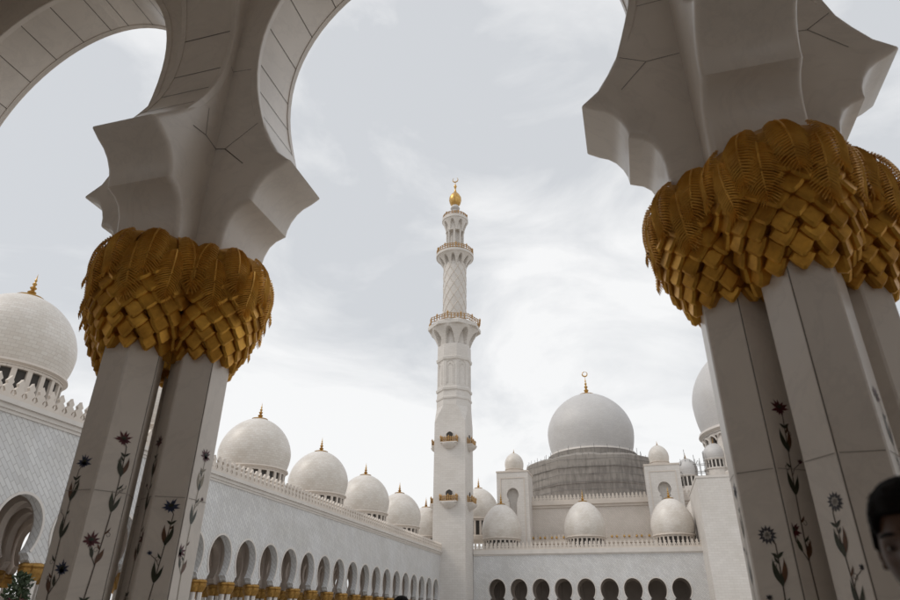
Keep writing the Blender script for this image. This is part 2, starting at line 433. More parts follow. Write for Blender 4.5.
def capital_meshes():
    cap = MB(); fr = MB(); rn = random.Random(3)
    for li, (lx, ly) in enumerate(LOBES):
        cap.lathe([(max(.05, r-.025), z+EYE) for z, r in PROF], lx, ly, 40)
        # overlapping chunky bosses, row on row
        rows = 9
        for ri in range(rows):
            z = 1.935+ri*.068; r = lobe_r(z); NN = 15 if ri > 2 else 13
            if ri == 0: NN = 11
            zc = z; dr = (lobe_r(z+.05)-lobe_r(z-.05))/.1; sl = math.atan(dr)     # outward lean
            for k in range(NN):
                a = 2*PI*(k+.5*(ri % 2))/NN
                ca, sa = math.cos(a), math.sin(a); px, py = lx+r*ca, ly+r*sa
                if inside_other(px, py, zc, li, -.01): continue
                T = Vector((-sa, ca, 0)); O = Vector((ca, sa, 0)); U = Vector((0, 0, 1))
                up = (U*math.cos(sl)+O*math.sin(sl)).normalized(); nr = (O*math.cos(sl)-U*math.sin(sl)).normalized()
                w = PI*r/NN*1.03; h = .080; c0 = Vector((px, py, zc+EYE))
                j = rn.uniform(.88, 1.12)
                # outer face: rounded rhomb, tilted so that it juts out at its foot
                dep = .035*j
                SH = ((-1, .04), (-.62, -.50), (-.12, -.98), (.12, -.98), (.62, -.50), (1, .04), (.5, .6), (0, 1.1), (-.5, .6)); K = len(SH)
                tl = rn.uniform(-.006, .006)
                base = [c0+T*w*x*1.02+up*h*y*1.02-nr*.035 for x, y in SH]
                edge = [c0+T*w*x*1.0+up*h*y+nr*(dep*.80-.024*y+tl*x) for x, y in SH]
                top = [c0+T*w*x*.76+up*h*(y*.74+.04)+nr*(dep*1.15-.024*y+tl*x) for x, y in SH]
                cen = c0+up*h*.04+nr*(dep*1.15+.001)
                vs = base+edge+top+[cen]
                fs = [(i, (i+1) % K, K+(i+1) % K, K+i) for i in range(K)]+[(K+i, K+(i+1) % K, 2*K+(i+1) % K, 2*K+i) for i in range(K)]+[(2*K+i, 2*K+(i+1) % K, 3*K) for i in range(K)]
                cap.add(vs, fs)
        # palm fronds hanging over the top, in two tiers
        out = math.atan2(ly, lx)
        def frond(az, ztop, length, W, lift, tilt):
            ns = 22; spine = []
            for i in range(ns+1):
                q = i/ns; z = ztop-length*q
                zz_ = min(z, 2.99); r = max(lobe_r(zz_), .30)+.040+lift*math.sin(PI*min(1, q*1.1))+.012*q+.022*max(0, q-.85)/.15
                aa = az+tilt*q
                spine.append((aa, z, r))
            def rz_(z):
                for (a0, z0, r0), (a1, z1, r1) in zip(spine, spine[1:]):
                    if z >= z1: return r0+(r1-r0)*max(0, (z0-z)/(z0-z1))
                return spine[-1][2]
            def pt(aa, z, r, t, o=0):
                a2 = aa+t/r; rr = r+o-abs(t)*.10-1.3*t*t
                return Vector((lx+rr*math.cos(a2), ly+rr*math.sin(a2), z+EYE))
            # backing blade, thin and solid
            vs = []; m_ = 5
            for i in range(ns+1):
                q = i/ns; w = W*(math.sin(PI*min(1, q*.80+.17))**.7)*.78
                for j in range(m_): t = -w+2*w*j/(m_-1); vs.append(pt(*spine[i], t, -.024-.10*abs(t)))
            for i in range(ns+1):
                q = i/ns; w = W*(math.sin(PI*min(1, q*.80+.17))**.7)*.78
                for j in range(m_): t = -w+2*w*j/(m_-1); vs.append(pt(*spine[i], t, -.034-.10*abs(t)))
            K = (ns+1)*m_
            fs = [(i*m_+j, i*m_+j+1, (i+1)*m_+j+1, (i+1)*m_+j) for i in range(ns) for j in range(m_-1)]
            fs += [(K+i*m_+j, K+(i+1)*m_+j, K+(i+1)*m_+j+1, K+i*m_+j+1) for i in range(ns) for j in range(m_-1)]
            fs += [(i*m_, (i+1)*m_, K+(i+1)*m_, K+i*m_) for i in range(ns)]+[(i*m_+m_-1, K+i*m_+m_-1, K+(i+1)*m_+m_-1, (i+1)*m_+m_-1) for i in range(ns)]
            fr.add(vs, fs)
            fr.tube([pt(a, z, r, 0, .004) for a, z, r in spine], [.012-.007*i/ns for i in range(ns+1)], 5)
            for i in range(0, ns+1):
                q = i/ns
                for s in (-1, 1):
                    w = W*(math.sin(PI*min(1, q*.80+.17))**.7)*rn.uniform(.93, 1.06)
                    a, z, r = spine[i]
                    dz = -.055-.015*q
                    p = [pt(a, z, r, 0, .004), pt(a, z+dz*.45, rz_(z+dz*.45), s*w*.5, .016), pt(a, z+dz, rz_(z+dz), s*w*.98, .012)]
                    hgt = length/ns*.42
                    e = Vector((0, 0, hgt)); nn = Vector((math.cos(a), math.sin(a), 0))*.010
                    vs = [p[0]+e*.8, p[0]+nn, p[0]-e*.8, p[1]+e, p[1]+nn, p[1]-e, p[2]+e*.5, p[2]+nn*.4, p[2]-e*.5]
                    fr.add(vs, [(0, 1, 4, 3), (1, 2, 5, 4), (3, 4, 7, 6), (4, 5, 8, 7)])
        sp = R(37)
        for k in range(-3, 3):
            az = out+(k+.5)*sp+rn.uniform(-.05, .05)
            frond(az, 2.66, rn.uniform(.40, .46), .120, .010, rn.uniform(-.08, .08))
        for k in range(-3, 4):
            az = out+k*sp*.97+rn.uniform(-.05, .05)
            if abs(k) == 3 and rn.random() < .4: continue
            frond(az, 2.87, rn.uniform(.44, .50), .138, .020, rn.uniform(-.1, .1))
    return cap, fr

PX = [-8.25-4.88*4, -8.25-4.88*3, -8.25-4.88*2, -8.25-4.88, -8.25, -3.76, 1.11, 5.99, 10.87, 15.75]
PYF, PYB, PYC = 4.27, -.61, -5.49
HM, HT = .34, .325
TOPZ = 8.6
colmb = column_mesh()
capmb, frmb = capital_meshes()
colobj = capobj = frobj = None
def add_joint(mb, pts, pxu, plane):   # joint lines on a wall face
    pass
def make_pier(cx, cy, label, lhalf, rhalf, front, back, vines, cat='column', detail=True, cluster_shift=(0, 0), joints=None):
    """one pier of the arcade: four shafts, gold capital, impost with the feet of its arches"""
    global colobj, capobj, frobj
    t = thing('arcade_pier', (cx, cy, 0), label, 'pier', 'piers of the near arcade')
    sx, sy = cluster_shift
    for i, (lx, ly) in enumerate(LOBES):
        if colobj is None:
            o = colobj = colmb.build('column', [M['marble'], M['grout'], M['softgrout']], t)
        else:
            o = colobj.copy(); C.objects.link(o); o.parent = t
        o.location = (lx+sx, ly+sy, 0); o.rotation_euler = (0, 0, PI/2*i)
        vl = vines.get(i) if vines else None
        if vl == 'default': vl = [(-90, 'red', 1.0, 5, 0), (-30, 'blue', .7, 2, 0), (-150, 'grey', .5, 3, 0)]
        if vl:
            key = str(vl)
            if key in vine_cache: f = vine_cache[key].copy(); C.objects.link(f); f.parent = o
            else:
                vm = MB()
                for face, kind, zt, seed, u0 in vl: vine(vm, face, kind, zt+EYE, seed, u0=u0)
                f = vm.build('flower_inlay', [M[k] for k in INL], o, recalc=False); vine_cache[key] = f
    if capobj is None:
        capobj = capmb.build('gold_capital', M['gold'], t, smooth=14)
        frobj = frmb.build('palm_fronds', M['frond'], capobj, smooth=24, recalc=False)
        a = capobj
    else:
        a = capobj.copy(); C.objects.link(a); a.parent = t
        b = frobj.copy(); C.objects.link(b); b.parent = a
    a.location = (sx, sy, 0)
    mb = MB()
    PL, _ = half_profile(lhalf, .59, 2.25); PR, _ = half_profile(rhalf, .59, 2.25)
    toM = lambda u, z, d: (u, d, z+EYE)
    pier_polys(PL, PR, TOPZ, .052, HM, toM, mb)
    soffit_joints(PR, 1, HM, toM, mb); soffit_joints(PL, -1, HM, toM, mb)
    PF, _ = half_profile(2.44, .44, 2.0)
    toT = lambda u, z, d: (-d, u, z+EYE)
    # cross arches: the half towards the court is only a short lesene with the same coves
    short = [(u, z) for u, z in PF[:14]]
    if front == 'both':
        pier_polys(PF, PF, TOPZ, .052, HT, toT, mb)
        soffit_joints(PF, 1, HT, toT, mb); soffit_joints(PF, -1, HT, toT, mb)
    else:
        fin = [(.34+(u-.34)*.04, z) for u, z in PF]
        if front: toT = lambda u, z, d: (d, -u, z+EYE)
        pier_polys(PF, fin, TOPZ-.01, .052, HT, toT, mb, rail=False)
        # rails only on the inner side
        ch = PF
        soffit_joints(PF, -1, HT, toT, mb)
        rail_side(PF, -1, HT, toT, mb)
    if joints:
        for (pts, nrm, w) in joints:
            mb.ribbon([Vector(p)-Vector((cx, cy, 0)) for p in pts], w, nrm, 1, .003)
    mb.build('impost', [M['marble'], M['grout']], t, smooth=32)
    return t
def rail_side(P, sgn, hw, to3, mb, rail_from=13):
    ch = P[rail_from:]
    for side in (-1, 1):
        sec = [(.008, -.05), (.012, .002), (.006, .012), (-.056, .012), (-.064, .002), (-.064, -.05)]
        rows = []
        for dn, dy in sec:
            rows.append(rail_row(ch, dn, dy, sgn, side, hw, to3))
        m_ = len(ch); vs = [p for r_ in rows for p in r_]
        fs = [(a*m_+k, a*m_+k+1, ((a+1) % len(sec))*m_+k+1, ((a+1) % len(sec))*m_+k) for a in range(len(sec)) for k in range(m_-1)]
        fs += [tuple(a*m_ for a in range(len(sec)))]
        mb.add(vs, fs, 0)
vine_cache = {}
yn = PYF-HM; xt = -3.76+HT
JL = [  # joints of the left pier, on the wall towards the camera and on the cross arch beside it
    ([(xt+.01, yn, 8.5+EYE-1.6+1.5), (xt+.01, yn, 4.6)], (0, -1, 0), .006)]
def faceY(pts, w=.005): return ([(x, yn, z+EYE) for x, z in pts], (0, -1, 0), w)
def faceX(pts, x0, w=.005, s=1): return ([(x0, y, z+EYE) for y, z in pts], (s, 0, 0), w)
JLEFT = [faceY([(-3.43, 3.99), (-3.33, 3.97), (-3.10, 3.75)], .009), faceY([(-3.33, 3.97), (-3.02, 4.22)]),
         faceY([(-3.43, 5.0), (-3.2, 4.98)]), faceY([(-3.43, 6.1), (-2.95, 6.0)]), faceY([(-3.43, 7.2), (-2.5, 6.9)]),
         faceX([(3.93, 3.99), (3.76, 4.02), (3.58, 3.98)], -3.76+HT, .009), faceX([(3.76, 4.02), (3.72, 4.32)], -3.76+HT),
         faceX([(3.93, 5.0), (3.88, 5.03)], -3.76+HT)]
JRIGHT = [faceY([(.78, 4.05), (.52, 4.03), (.30, 3.78)]), faceY([(.52, 4.03), (.32, 4.13)]), faceY([(.78, 4.7), (.48, 4.68)]), faceY([(.78, 5.6), (.52, 5.6)]),
          faceY([(1.44, 4.05), (1.70, 4.03), (1.92, 3.78)]), faceY([(1.70, 4.03), (1.88, 4.16)])]
VL = {0: [(-90, 'blue', .98, 4, -.01), (-30, 'red', 1.16, 1, .01), (-150, 'grey', .6, 3, 0)],
      1: [(-150, 'blue', .72, 2, 0), (-90, 'pale', 1.12, 3, .01), (150, 'red', 1.2, 6, 0)],
      3: [(-90, 'red', 1.0, 5, 0), (-30, 'blue', .7, 2, 0), (-150, 'grey', .5, 3, 0)], 2: 'default'}
VR = {0: [(-150, 'grey', .56, 5, .02), (-90, 'red', -.12, 4, 0), (-30, 'red', 1.1, 7, 0)],
      3: [(-30, 'grey', .44, 8, 0), (30, 'red', 1.15, 9, 0), (-90, 'blue', .7, 2, 0)],
      1: [(-150, 'red', .3, 5, 0), (-90, 'red', 1.0, 5, 0)], 2: 'default'}
near_txt = {5: 'near shaded pier with blue and red inlaid flowers, left of the minaret',
            6: 'near shaded pier with grey inlaid daisies, beside the man at the right'}
for i, px in enumerate(PX):
    lh = (px-PX[i-1])/2 if i else 2.44
    rh = (PX[i+1]-px)/2 if i < len(PX)-1 else 2.44
    for py in (PYF, PYB, PYC):
        if py == PYF and i in (5, 6):
            make_pier(px, py, near_txt[i], lh, rh, False, True, VL if i == 5 else VR, cluster_shift=(.06, -.05), joints=JLEFT if i == 5 else JRIGHT)
        elif i >= 3:
            make_pier(px, py, 'white pier with gold palm capital, further along the shaded arcade' if py == PYF else 'white pier with gold palm capital in the rows behind the viewer',
                      lh, rh, {PYF: False, PYB: 'both', PYC: True}[py], True, {0: 'default', 1: 'default', 2: 'default', 3: 'default'})
# ceiling, upper wall, added back wall, floor
mb = MB(); mb.box(-31, 19, PYC-HM, PYF-HM+.02, TOPZ+EYE-.02, TOPZ+EYE+.3); mb.build('arcade_ceiling', M['marble'], kind='structure')
mb = MB(); mb.box(-31, 19, PYC-HM-.6, PYC-HM-.02, 0, 5.7); mb.box(-31, 19, PYC-HM-.6, PYC-HM-.02, 8.4, 12.5+EYE); mb.build('light_tuned_rear_wall', M['wall'], label='added pale tiled wall behind the viewer, its open band lighting the shaded arcade', category='wall')  # unseen wall, its open band sized to set the light on the piers
mb = MB(); mb.box(-31, 19, PYF-HM+.02, PYF+HM-.001, TOPZ+EYE-.03, 12.5+EYE); mb.build('arcade_upper_wall', M['wall'], label='tiled wall above the shaded arches the view is taken from', category='wall')
mb = MB(); mb.box(-2000, 2000, -2000, 2000, -.4, -.012); mb.build('ground', M['earth'], kind='structure')
mb = MB(); mb.box(-60, 70, -60, 152, -.011, 0); mb.build('courtyard_floor', M['floor'], kind='structure')

# ------------------------------------------------------------------ arcade wings round the court
def merlon():
    """openwork pointed crest: half outline, height 1.35"""
    h = [(.42, 0), (.42, .16), (.30, .24), (.18, .36), (.26, .50), (.37, .60), (.28, .74), (.15, .84), (.20, .94), (.25, 1.02), (.16, 1.14), (.06, 1.26), (0, 1.38)]
    return h+[(-x, z) for x, z in reversed(h[:-1])]
def parapet(mb, to3, u0, u1, z0, sp=.84, sc=1.0, th=.12):
    n = max(1, round((u1-u0)/sp)); sp = (u1-u0)/n; poly = merlon()
    for k in range(n):
        c = u0+sp*(k+.5)
        mb.prism([(c+x*sp/.84, z0+z*sc) for x, z in poly], to3, -th, th)
        # inner openwork link between neighbours
        mb.prism([(c+sp*(.5)+x, z0+z) for x, z in ((-.05, .1*sc), (.05, .1*sc), (.10, .40*sc), (0, .62*sc), (-.10, .40*sc))], to3, -th*.6, th*.6)
def arch_wall(mb, to3, centres, half, lead, tail, top, hw, mi=0, zbase=2.7, dz=0):
    """wall pierced by horseshoe arches; centres are arch axes along u; piers stand midway"""
    P, _ = half_profile(half, .55*half/2.44, 2.2, crown=7.2, n=12, coarse=True)
    P = [(u*half/2.44 if i < 6 else u, z) for i, (u, z) in enumerate(P)]
    piers = [centres[0]-half]+[c+half for c in centres]
    for i, pc in enumerate(piers):
        r_ = P if i < len(piers)-1 else None; l_ = P if i > 0 else None
        right = [(pc+x, z) for x, z in P]+[(pc+half, top)] if r_ else [(pc+.5, zbase), (pc+.5, 3.3), (pc+.5+tail, 3.3), (pc+.5+tail, top)]
        left = [(pc-x, z) for x, z in P]+[(pc-half, top)] if l_ else [(pc-.5, zbase), (pc-.5, 3.3), (pc-.5-lead, 3.3), (pc-.5-lead, top)]
        if not r_: right = [(pc+x, z) for x, z in P[:1]]+([(pc+.5+tail, zbase), (pc+.5+tail, top)])
        if not l_: left = [(pc-x, z) for x, z in P[:1]]+([(pc-.5-lead, zbase), (pc-.5-lead, top)])
        poly = [(u, z+EYE+(dz if z < top else 0)) for u, z in right+left[::-1]]
        mb.prism(poly, to3, -hw, hw, mi)
        
# low-detail cluster for far away: four white shafts and a gold capital
def far_cluster_proto():
    t = thing('column_cluster', (0, 0, 0), 'x', 'column')
    for i, (lx, ly) in enumerate(LOBES):
        m_ = MB(); m_.lathe([(.27, 0), (.27, .2), (.215, .26), (.215, 2.2+EYE)], lx*1.08, ly*1.08, 6, a0=R(30*(i % 2)))
        o = m_.build('column', M['marble2'], t)
    m_ = MB()
    for li, (lx, ly) in enumerate(LOBES):
        vs = []; nn = 18; pr = [(2.10, .24), (2.22, .33), (2.4, .42), (2.6, .49), (2.78, .51), (2.84, .45), (2.96, .53), (3.08, .48), (3.16, .32)]
        m_.lathe([(r, z+EYE) for z, r in pr], lx, ly, nn, rf=lambda r, z, a: r*(1+.05*math.cos(9*a+z*22)))
    m_.build('gold_capital', M['golddull'], t, smooth=20)
    return t
WX = -38.3
SPY = 4.5
LY = [56.4+SPY*k for k in range(-11, 17)]
LY = [y for y in LY if y < 129]
toL = lambda u, z, d: (WX-.34+d, u, z)
wing = thing('left_arcade', (WX, 60, 0), 'long white tiled arcade with crested parapet, running along the left to the minaret', 'arcade')
def shift(mb, o): return mb
def bl(mb, name, mat, par, **k):
    o = mb.build(name, mat, par, **k); pl = par.location; o.location = (-pl[0], -pl[1], -pl[2]); return o
mb = MB(); arch_wall(mb, toL, LY, SPY/2, 4, 131.55-(LY[-1]+SPY/2+.5), 12.1, .34)
bl(mb, 'wall', M['wall'], wing)
mb = MB()
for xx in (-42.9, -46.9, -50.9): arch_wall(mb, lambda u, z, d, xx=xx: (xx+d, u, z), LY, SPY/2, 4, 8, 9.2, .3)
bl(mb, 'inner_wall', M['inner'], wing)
# archivolt mouldings round every opening
def archivolts(mb, to3, centres, half, hw, dz=0):
    P, _ = half_profile(half, .55*half/2.44, 2.2, crown=7.2, n=20, coarse=True)
    ch = P[6:]
    for c in centres:
        for sg in (1, -1):
            o0 = [(c-sg*(half-x), z+EYE+dz) for x, z in ch]; oc = offset_chain(ch, .17); o1 = [(c-sg*(half-x), z+EYE+dz) for x, z in oc]
            m_ = len(ch)
            vs = [to3(u, z, hw+.0) for u, z in o0]+[to3(u, z, hw+.07) for u, z in o0]+[to3(u, z, hw+.07) for u, z in o1]+[to3(u, z, hw) for u, z in o1]
            fs = [(a*m_+k, a*m_+k+1, (a+1)*m_+k+1, (a+1)*m_+k) for a in range(3) for k in range(m_-1)]
            mb.add(vs, fs)
for y_ in LY: mb = MB(); archivolts(mb, toL, [y_], SPY/2, .34); bl(mb, 'archivolt', M['marble2'], wing)
mb = MB()
yy0, yy1 = LY[0]-6, 131.5
mb.box(WX-.3, WX+.22, yy0, yy1, 12.0+EYE, 12.3+EYE); mb.box(WX-.3, WX+.42, yy0, yy1, 12.303+EYE, 12.62+EYE); mb.box(WX-.3, WX+.10, yy0, yy1, 11.78+EYE, 11.997+EYE)
bl(mb, 'cornice', M['marble2'], wing)
mb = MB(); parapet(mb, lambda u, z, d: (WX+.15+d, u, z), yy0, yy1, 12.62+EYE, .84, 1.06)
bl(mb, 'parapet', M['beigetrim'], wing)
mb = MB(); mb.box(-51.3, WX-.31, yy0, yy1, 12.2+EYE, 12.5+EYE); mb.box(-51.3, WX-.7, yy0, yy1+6, 9.2+EYE, 9.4+EYE); mb.box(-51.3, -51.0, yy0, yy1+6, 9.41+EYE, 13+EYE)
bl(mb, 'roof', M['marble2'], wing)
for k in range(len(LY)+1):                          # cross arches inside the wing
    yc = LY[0]-SPY/2+SPY*k
    P, _ = half_profile(2.35, .5, 2.1, n=10, coarse=True)
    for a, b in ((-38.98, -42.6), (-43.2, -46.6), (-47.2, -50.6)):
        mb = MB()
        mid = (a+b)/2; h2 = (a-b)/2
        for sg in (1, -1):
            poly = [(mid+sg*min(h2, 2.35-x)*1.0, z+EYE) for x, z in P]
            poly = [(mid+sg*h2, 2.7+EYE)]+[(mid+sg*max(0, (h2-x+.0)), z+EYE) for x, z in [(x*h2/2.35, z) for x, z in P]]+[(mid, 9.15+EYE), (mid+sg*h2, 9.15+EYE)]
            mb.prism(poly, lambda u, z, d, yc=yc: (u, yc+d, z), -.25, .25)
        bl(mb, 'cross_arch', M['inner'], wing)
proto = far_cluster_proto()
def ordinal(n): return {1: 'first', 2: 'second', 3: 'third'}.get(n, ['', '', '', '', 'fourth', 'fifth', 'sixth', 'seventh', 'eighth', 'ninth', 'tenth', 'eleventh', 'twelfth', 'thirteenth', 'fourteenth', 'fifteenth', 'sixteenth', 'seventeenth', 'eighteenth', 'nineteenth', 'twentieth'][n] if n <= 20 else None)
first = True
for row, xx in enumerate((WX-.34, -42.9, -46.9, -50.9)):
    for k in range(len(LY)+1):
        yc = LY[0]-SPY/2+SPY*k
        if yc < 18: continue
        t = proto if first else copy_tree(proto); first = False
        t.location = (xx, yc, .0); m_ = len(LY)+1-k
        o_ = ordinal(m_)
        if row == 0:
            t['label'] = ('gold capped columns in the front row of the left arcade, %s from the minaret' % o_) if o_ else 'gold capped columns in the front row of the left arcade, near end'
            t['group'] = 'front row columns of the left arcade'
        elif row == 1:
            t['label'] = 'shaded column cluster with dark gold capital standing in the middle row inside the left arcade'; t['group'] = 'middle row columns inside the left arcade'
        else:
            t['label'] = 'column cluster with gold capital in the outer row seen through the left arcade'; t['group'] = 'outer row columns of the left arcade'

# back arcade
FY = 138.0
FX = [-28.12+4.45*k for k in range(9)]
toB = lambda u, z, d: (u, FY+.34-d, z)
bw_ = thing('back_arcade', (-10, FY, 0), 'white tiled arcade across the far end of the court with dark horseshoe arches', 'arcade')
mb = MB(); arch_wall(mb, toB, FX, 4.45/2, .0+2.2, 5.3, 12.35, .34, dz=.5)
bl(mb, 'wall', M['wall'], bw_)
for x_ in FX: mb = MB(); archivolts(mb, toB, [x_], 4.45/2, .34, .5); bl(mb, 'archivolt', M['marble2'], bw_)
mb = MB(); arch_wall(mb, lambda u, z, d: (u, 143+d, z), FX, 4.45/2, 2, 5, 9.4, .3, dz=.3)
bl(mb, 'inner_wall', M['brownshade'], bw_)
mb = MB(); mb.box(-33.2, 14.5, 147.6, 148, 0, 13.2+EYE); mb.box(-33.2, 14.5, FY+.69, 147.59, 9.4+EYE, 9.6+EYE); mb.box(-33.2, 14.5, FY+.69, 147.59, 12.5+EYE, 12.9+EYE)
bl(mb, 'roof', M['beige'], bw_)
mb = MB(); mb.box(-33.6, -33.21, 138.6, 147.59, 0, 12.4+EYE); mb.box(14.51, 14.9, 138.69, 147.59, 0, 12.4+EYE); mb.box(-33.2, 14.5, 147.2, 147.59, 0, 9.39+EYE); bl(mb, 'light_blocking_lining', M['brownshade'], bw_)  # end walls and lining added to stop side light leaking in
mb = MB(); mb.box(-33.0, 13.6, FY-.12, FY+.3, 12.1+EYE, 12.35+EYE); mb.box(-33.0, 13.6, FY-.35, FY+.3, 12.353+EYE, 13.2+EYE)
bl(mb, 'cornice', M['marble2'], bw_)
mb = MB(); parapet(mb, lambda u, z, d: (u, FY-.05-d, z), -33, 13.6, 13.2+EYE, .84, 1.12); bl(mb, 'parapet', M['beigetrim'], bw_)
mb = MB()
for k in range(3):
    xs = FX[1+2*k]+2.2
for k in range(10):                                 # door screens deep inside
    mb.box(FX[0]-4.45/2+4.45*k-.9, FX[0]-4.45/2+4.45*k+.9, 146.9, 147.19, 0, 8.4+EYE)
bl(mb, 'pilasters', M['brownshade'], bw_)
for row, yc in enumerate((FY+.34, 143)):
    for k in range(10):
        t = copy_tree(proto); t.location = (FX[0]-4.45/2+4.45*k, yc, 0); t.scale = (1, 1, 1.11)
        t['label'] = 'column cluster with gold capital under the far arcade, front row' if row == 0 else 'column cluster with gold capital under the far arcade, inner row'
        t['group'] = 'front row columns of the far arcade' if row == 0 else 'inner row columns of the far arcade'

# ------------------------------------------------------------------ domes
def dome_profile(Rr, z_mid, z_base, z_top, n=22):
    P = []
    hl = z_mid-z_base; hu = z_top-z_mid
    for i in range(7):
        q = i/6; z = z_base+hl*q; P.append((Rr*(1-.085*(1-q)**2), z))
    for i in range(1, n+1):
        t = PI/2*i/n; c = math.cos(t); s = math.sin(t)
        r = Rr*(.90*c+.10*c*(1-i/n)) if i < n else .02
        P.append((r, z_mid+hu*(s*.94+.06*(i/n)**1.5)))
    return P
def finial(mb, cx, cy, z0, h, s=1.0, disc=.95, crescent=False, mi=0):
    p = [(disc*s, z0-.10*s), (disc*s*1.05, z0), (disc*.8*s, z0+.08*s), (.30*s, z0+.22*s)]
    body = [(.22, .12), (.30, .17), (.36, .22), (.20, .28), (.12, .31), (.22, .36), (.28, .40), (.14, .46), (.09, .49), (.17, .54), (.19, .57), (.09, .62), (.06, .66), (.11, .70), (.10, .73), (.05, .78), (.03, .88), (.005, 1)]
    p += [(r*s*.9, z0+t*h) for r, t in body]
    mb.lathe(p, cx, cy, 14, mi)
    if crescent:
        q = []; rr = .34*s
        for i in range(15):
            a = R(-262+350*i/14)
            q.append((cx+rr*math.cos(a-R(20)), cy, z0+h+rr*.7+rr*math.sin(a-R(20))))
        mb.tube(q, [.03*s+.07*s*math.sin(PI*i/14) for i in range(15)], 6, mi)
def dome(cx, cy, Rr, zb, zm, zt, tip, label, name='dome', group=None, mat='dome', drum=None, nwin=20, fs=1.0, cres=False, n=48, trim='beigetrim', cat='dome'):
    t = thing(name, (cx, cy, zb+EYE), label, cat, group)
    z = -(zb+EYE); L0 = -(zb)
    mb = MB(); mb.lathe([(r, q-zb) for r, q in dome_profile(Rr, zm, zb, zt)], 0, 0, n, caps=False); mb.build('shell', M[mat], t, smooth=40)
    mb = MB(); k = Rr/4.3
    mb.lathe([(Rr*.90, .02*k), (Rr*.975, -.05*k), (Rr*.985, -.22*k), (Rr*.93, -.34*k), (Rr*.93, -.42*k)], 0, 0, n)
    if drum is None: drum = 1.6
    rz = Rr*.90
    d0 = -.42*k; d1 = -.42*k-drum*.78
    if nwin:
        mb.lathe([(rz*.93, d0), (rz*.93, d1)], 0, 0, n)
        w = 2*PI*rz/nwin
        for i in range(nwin):
            a = 2*PI*i/nwin; u = Vector((-math.sin(a), math.cos(a), 0)); o = Vector((math.cos(a), math.sin(a), 0))
            mb.obox(o*(rz*.965)+Vector((0, 0, (d0+d1)/2)), u*w*.17, o*rz*.045, Vector((0, 0, (d0-d1)/2-.001)))
            mb.obox(o*(rz*.965)+Vector((0, 0, d0-.10*k)), u*w*.5, o*rz*.05, Vector((0, 0, .085*k)))
        mb.lathe([(rz*1.04, d1-.001), (rz*1.06, d1-.1*k), (rz*1.06, -.42*k-drum)], 0, 0, n)
    else: mb.lathe([(rz, d0), (rz, -drum)], 0, 0, n)
    dr = mb.build('drum', M[trim], t, smooth=30)
    if nwin:
        wb = MB()
        for i in range(nwin):
            a = 2*PI*(i+.5)/nwin; u = Vector((-math.sin(a), math.cos(a), 0)); o = Vector((math.cos(a), math.sin(a), 0))
            wb.obox(o*(rz*.945)+Vector((0, 0, (d0+d1)/2-.05*k)), u*w*.31, o*.03, Vector((0, 0, (d0-d1)/2*.86)))
        wb.build('windows', M['dark'], dr)
    mb = MB(); finial(mb, 0, 0, zt-zb-.06, tip-zt, fs, crescent=cres); mb.build('finial', M['goldfar'], t, smooth=40)
    return t
DY = [33.5, 50.7, 67.8, 85.15, 102.5, 120.0]
dl = ['cream dome with gold finial at the left edge, nearest on the left arcade roof', 'cream dome on the left arcade roof, mostly hidden behind the left pier',
      'largest fully visible cream dome on the left arcade roof, just right of the left pier', 'cream dome on the left arcade roof, second in the row of four from the pier',
      'cream dome on the left arcade roof, third in the row of four from the pier', 'cream dome on the left arcade roof, last whole one before the minaret']
for y, l in zip(DY, dl): dome(-43.5, y, 4.3, 16.0, 17.9, 22.3, 24.45, l, group='domes along the left arcade roof', drum=3.2, nwin=24)
dome(-43.5, 137.4, 4.3, 16.0, 18.4, 22.25, 24.45, 'cream dome half hidden behind the left edge of the minaret', group='domes along the left arcade roof', drum=3.2, nwin=24)
dome(-46.0, 148.5, 4.3, 16.4, 18.8, 22.8, 25.2, 'dome behind the minaret of which only the finial shows', group='domes along the left arcade roof', drum=3.2, nwin=24)
for x, l in ((-27.95, 'small cream dome on the far arcade roof, just right of the minaret'), (-10.0, 'small cream dome in the middle of the far arcade roof, below the netted drum'), (7.75, 'small cream dome on the far arcade roof, nearest the white block on the right')):
    dome(x, 143.5, 4.35, 16.0, 17.8, 23.3, 25.9, l, group='domes along the far arcade roof', drum=3.1, nwin=26)
dome(14.6, 150, 3.6, 17, 20, 25, 27, 'dome of which only a sliver shows left of the white block', drum=3.5, nwin=20)
dome(-35.0, 152, 4.7, 21.3, 23.3, 28.6, 31.2, 'cream dome on a tall windowed drum behind the minaret and the left turret', drum=4.4, nwin=20)
dome(-9.6, 195, 12.9, 44.9, 51.6, 64.0, 70.3, 'very large grey white dome rising out of the netted scaffolding', mat='bigdome', drum=14, nwin=0, fs=2.3, cres=True, n=72, trim='marble2')
big = dome(38.4, 195, 17.3, 49.2, 58.6, 76, 86, 'largest pale dome, half hidden behind the right pier', mat='bigdome', drum=14, nwin=20, fs=2.6, cres=True, n=72, trim='marble2')
dome(16.1, 188, 2.75, 36.2, 38.0, 41.0, 42.6, 'small grey dome with dark lattice drum, among scaffold poles', mat='bigdome', drum=3.6, nwin=14, fs=.6, trim='marble2')
dome(24.0, 188, 3.25, 40.3, 41.6, 44.8, 46.6, 'small white dome on a windowed turret in front of the largest dome', mat='bigdome', drum=3.0, nwin=18, fs=.6, trim='marble2')
mb = MB(); mb.lathe([(3.3, 0), (3.3, 37.3+EYE), (3.55, 37.35+EYE), (3.55, 37.7+EYE)], 24, 188, 16); mb.build('dome_turret', M['marble2'], label='round white turret under the small dome beside the largest dome', category='turret')
mb = MB(); mb.lathe([(2.9, 0), (2.9, 32.5+EYE)], 16.1, 188, 16); mb.build('dome_turret', M['marble2'], label='round turret under the small grey dome with scaffold poles', category='turret')

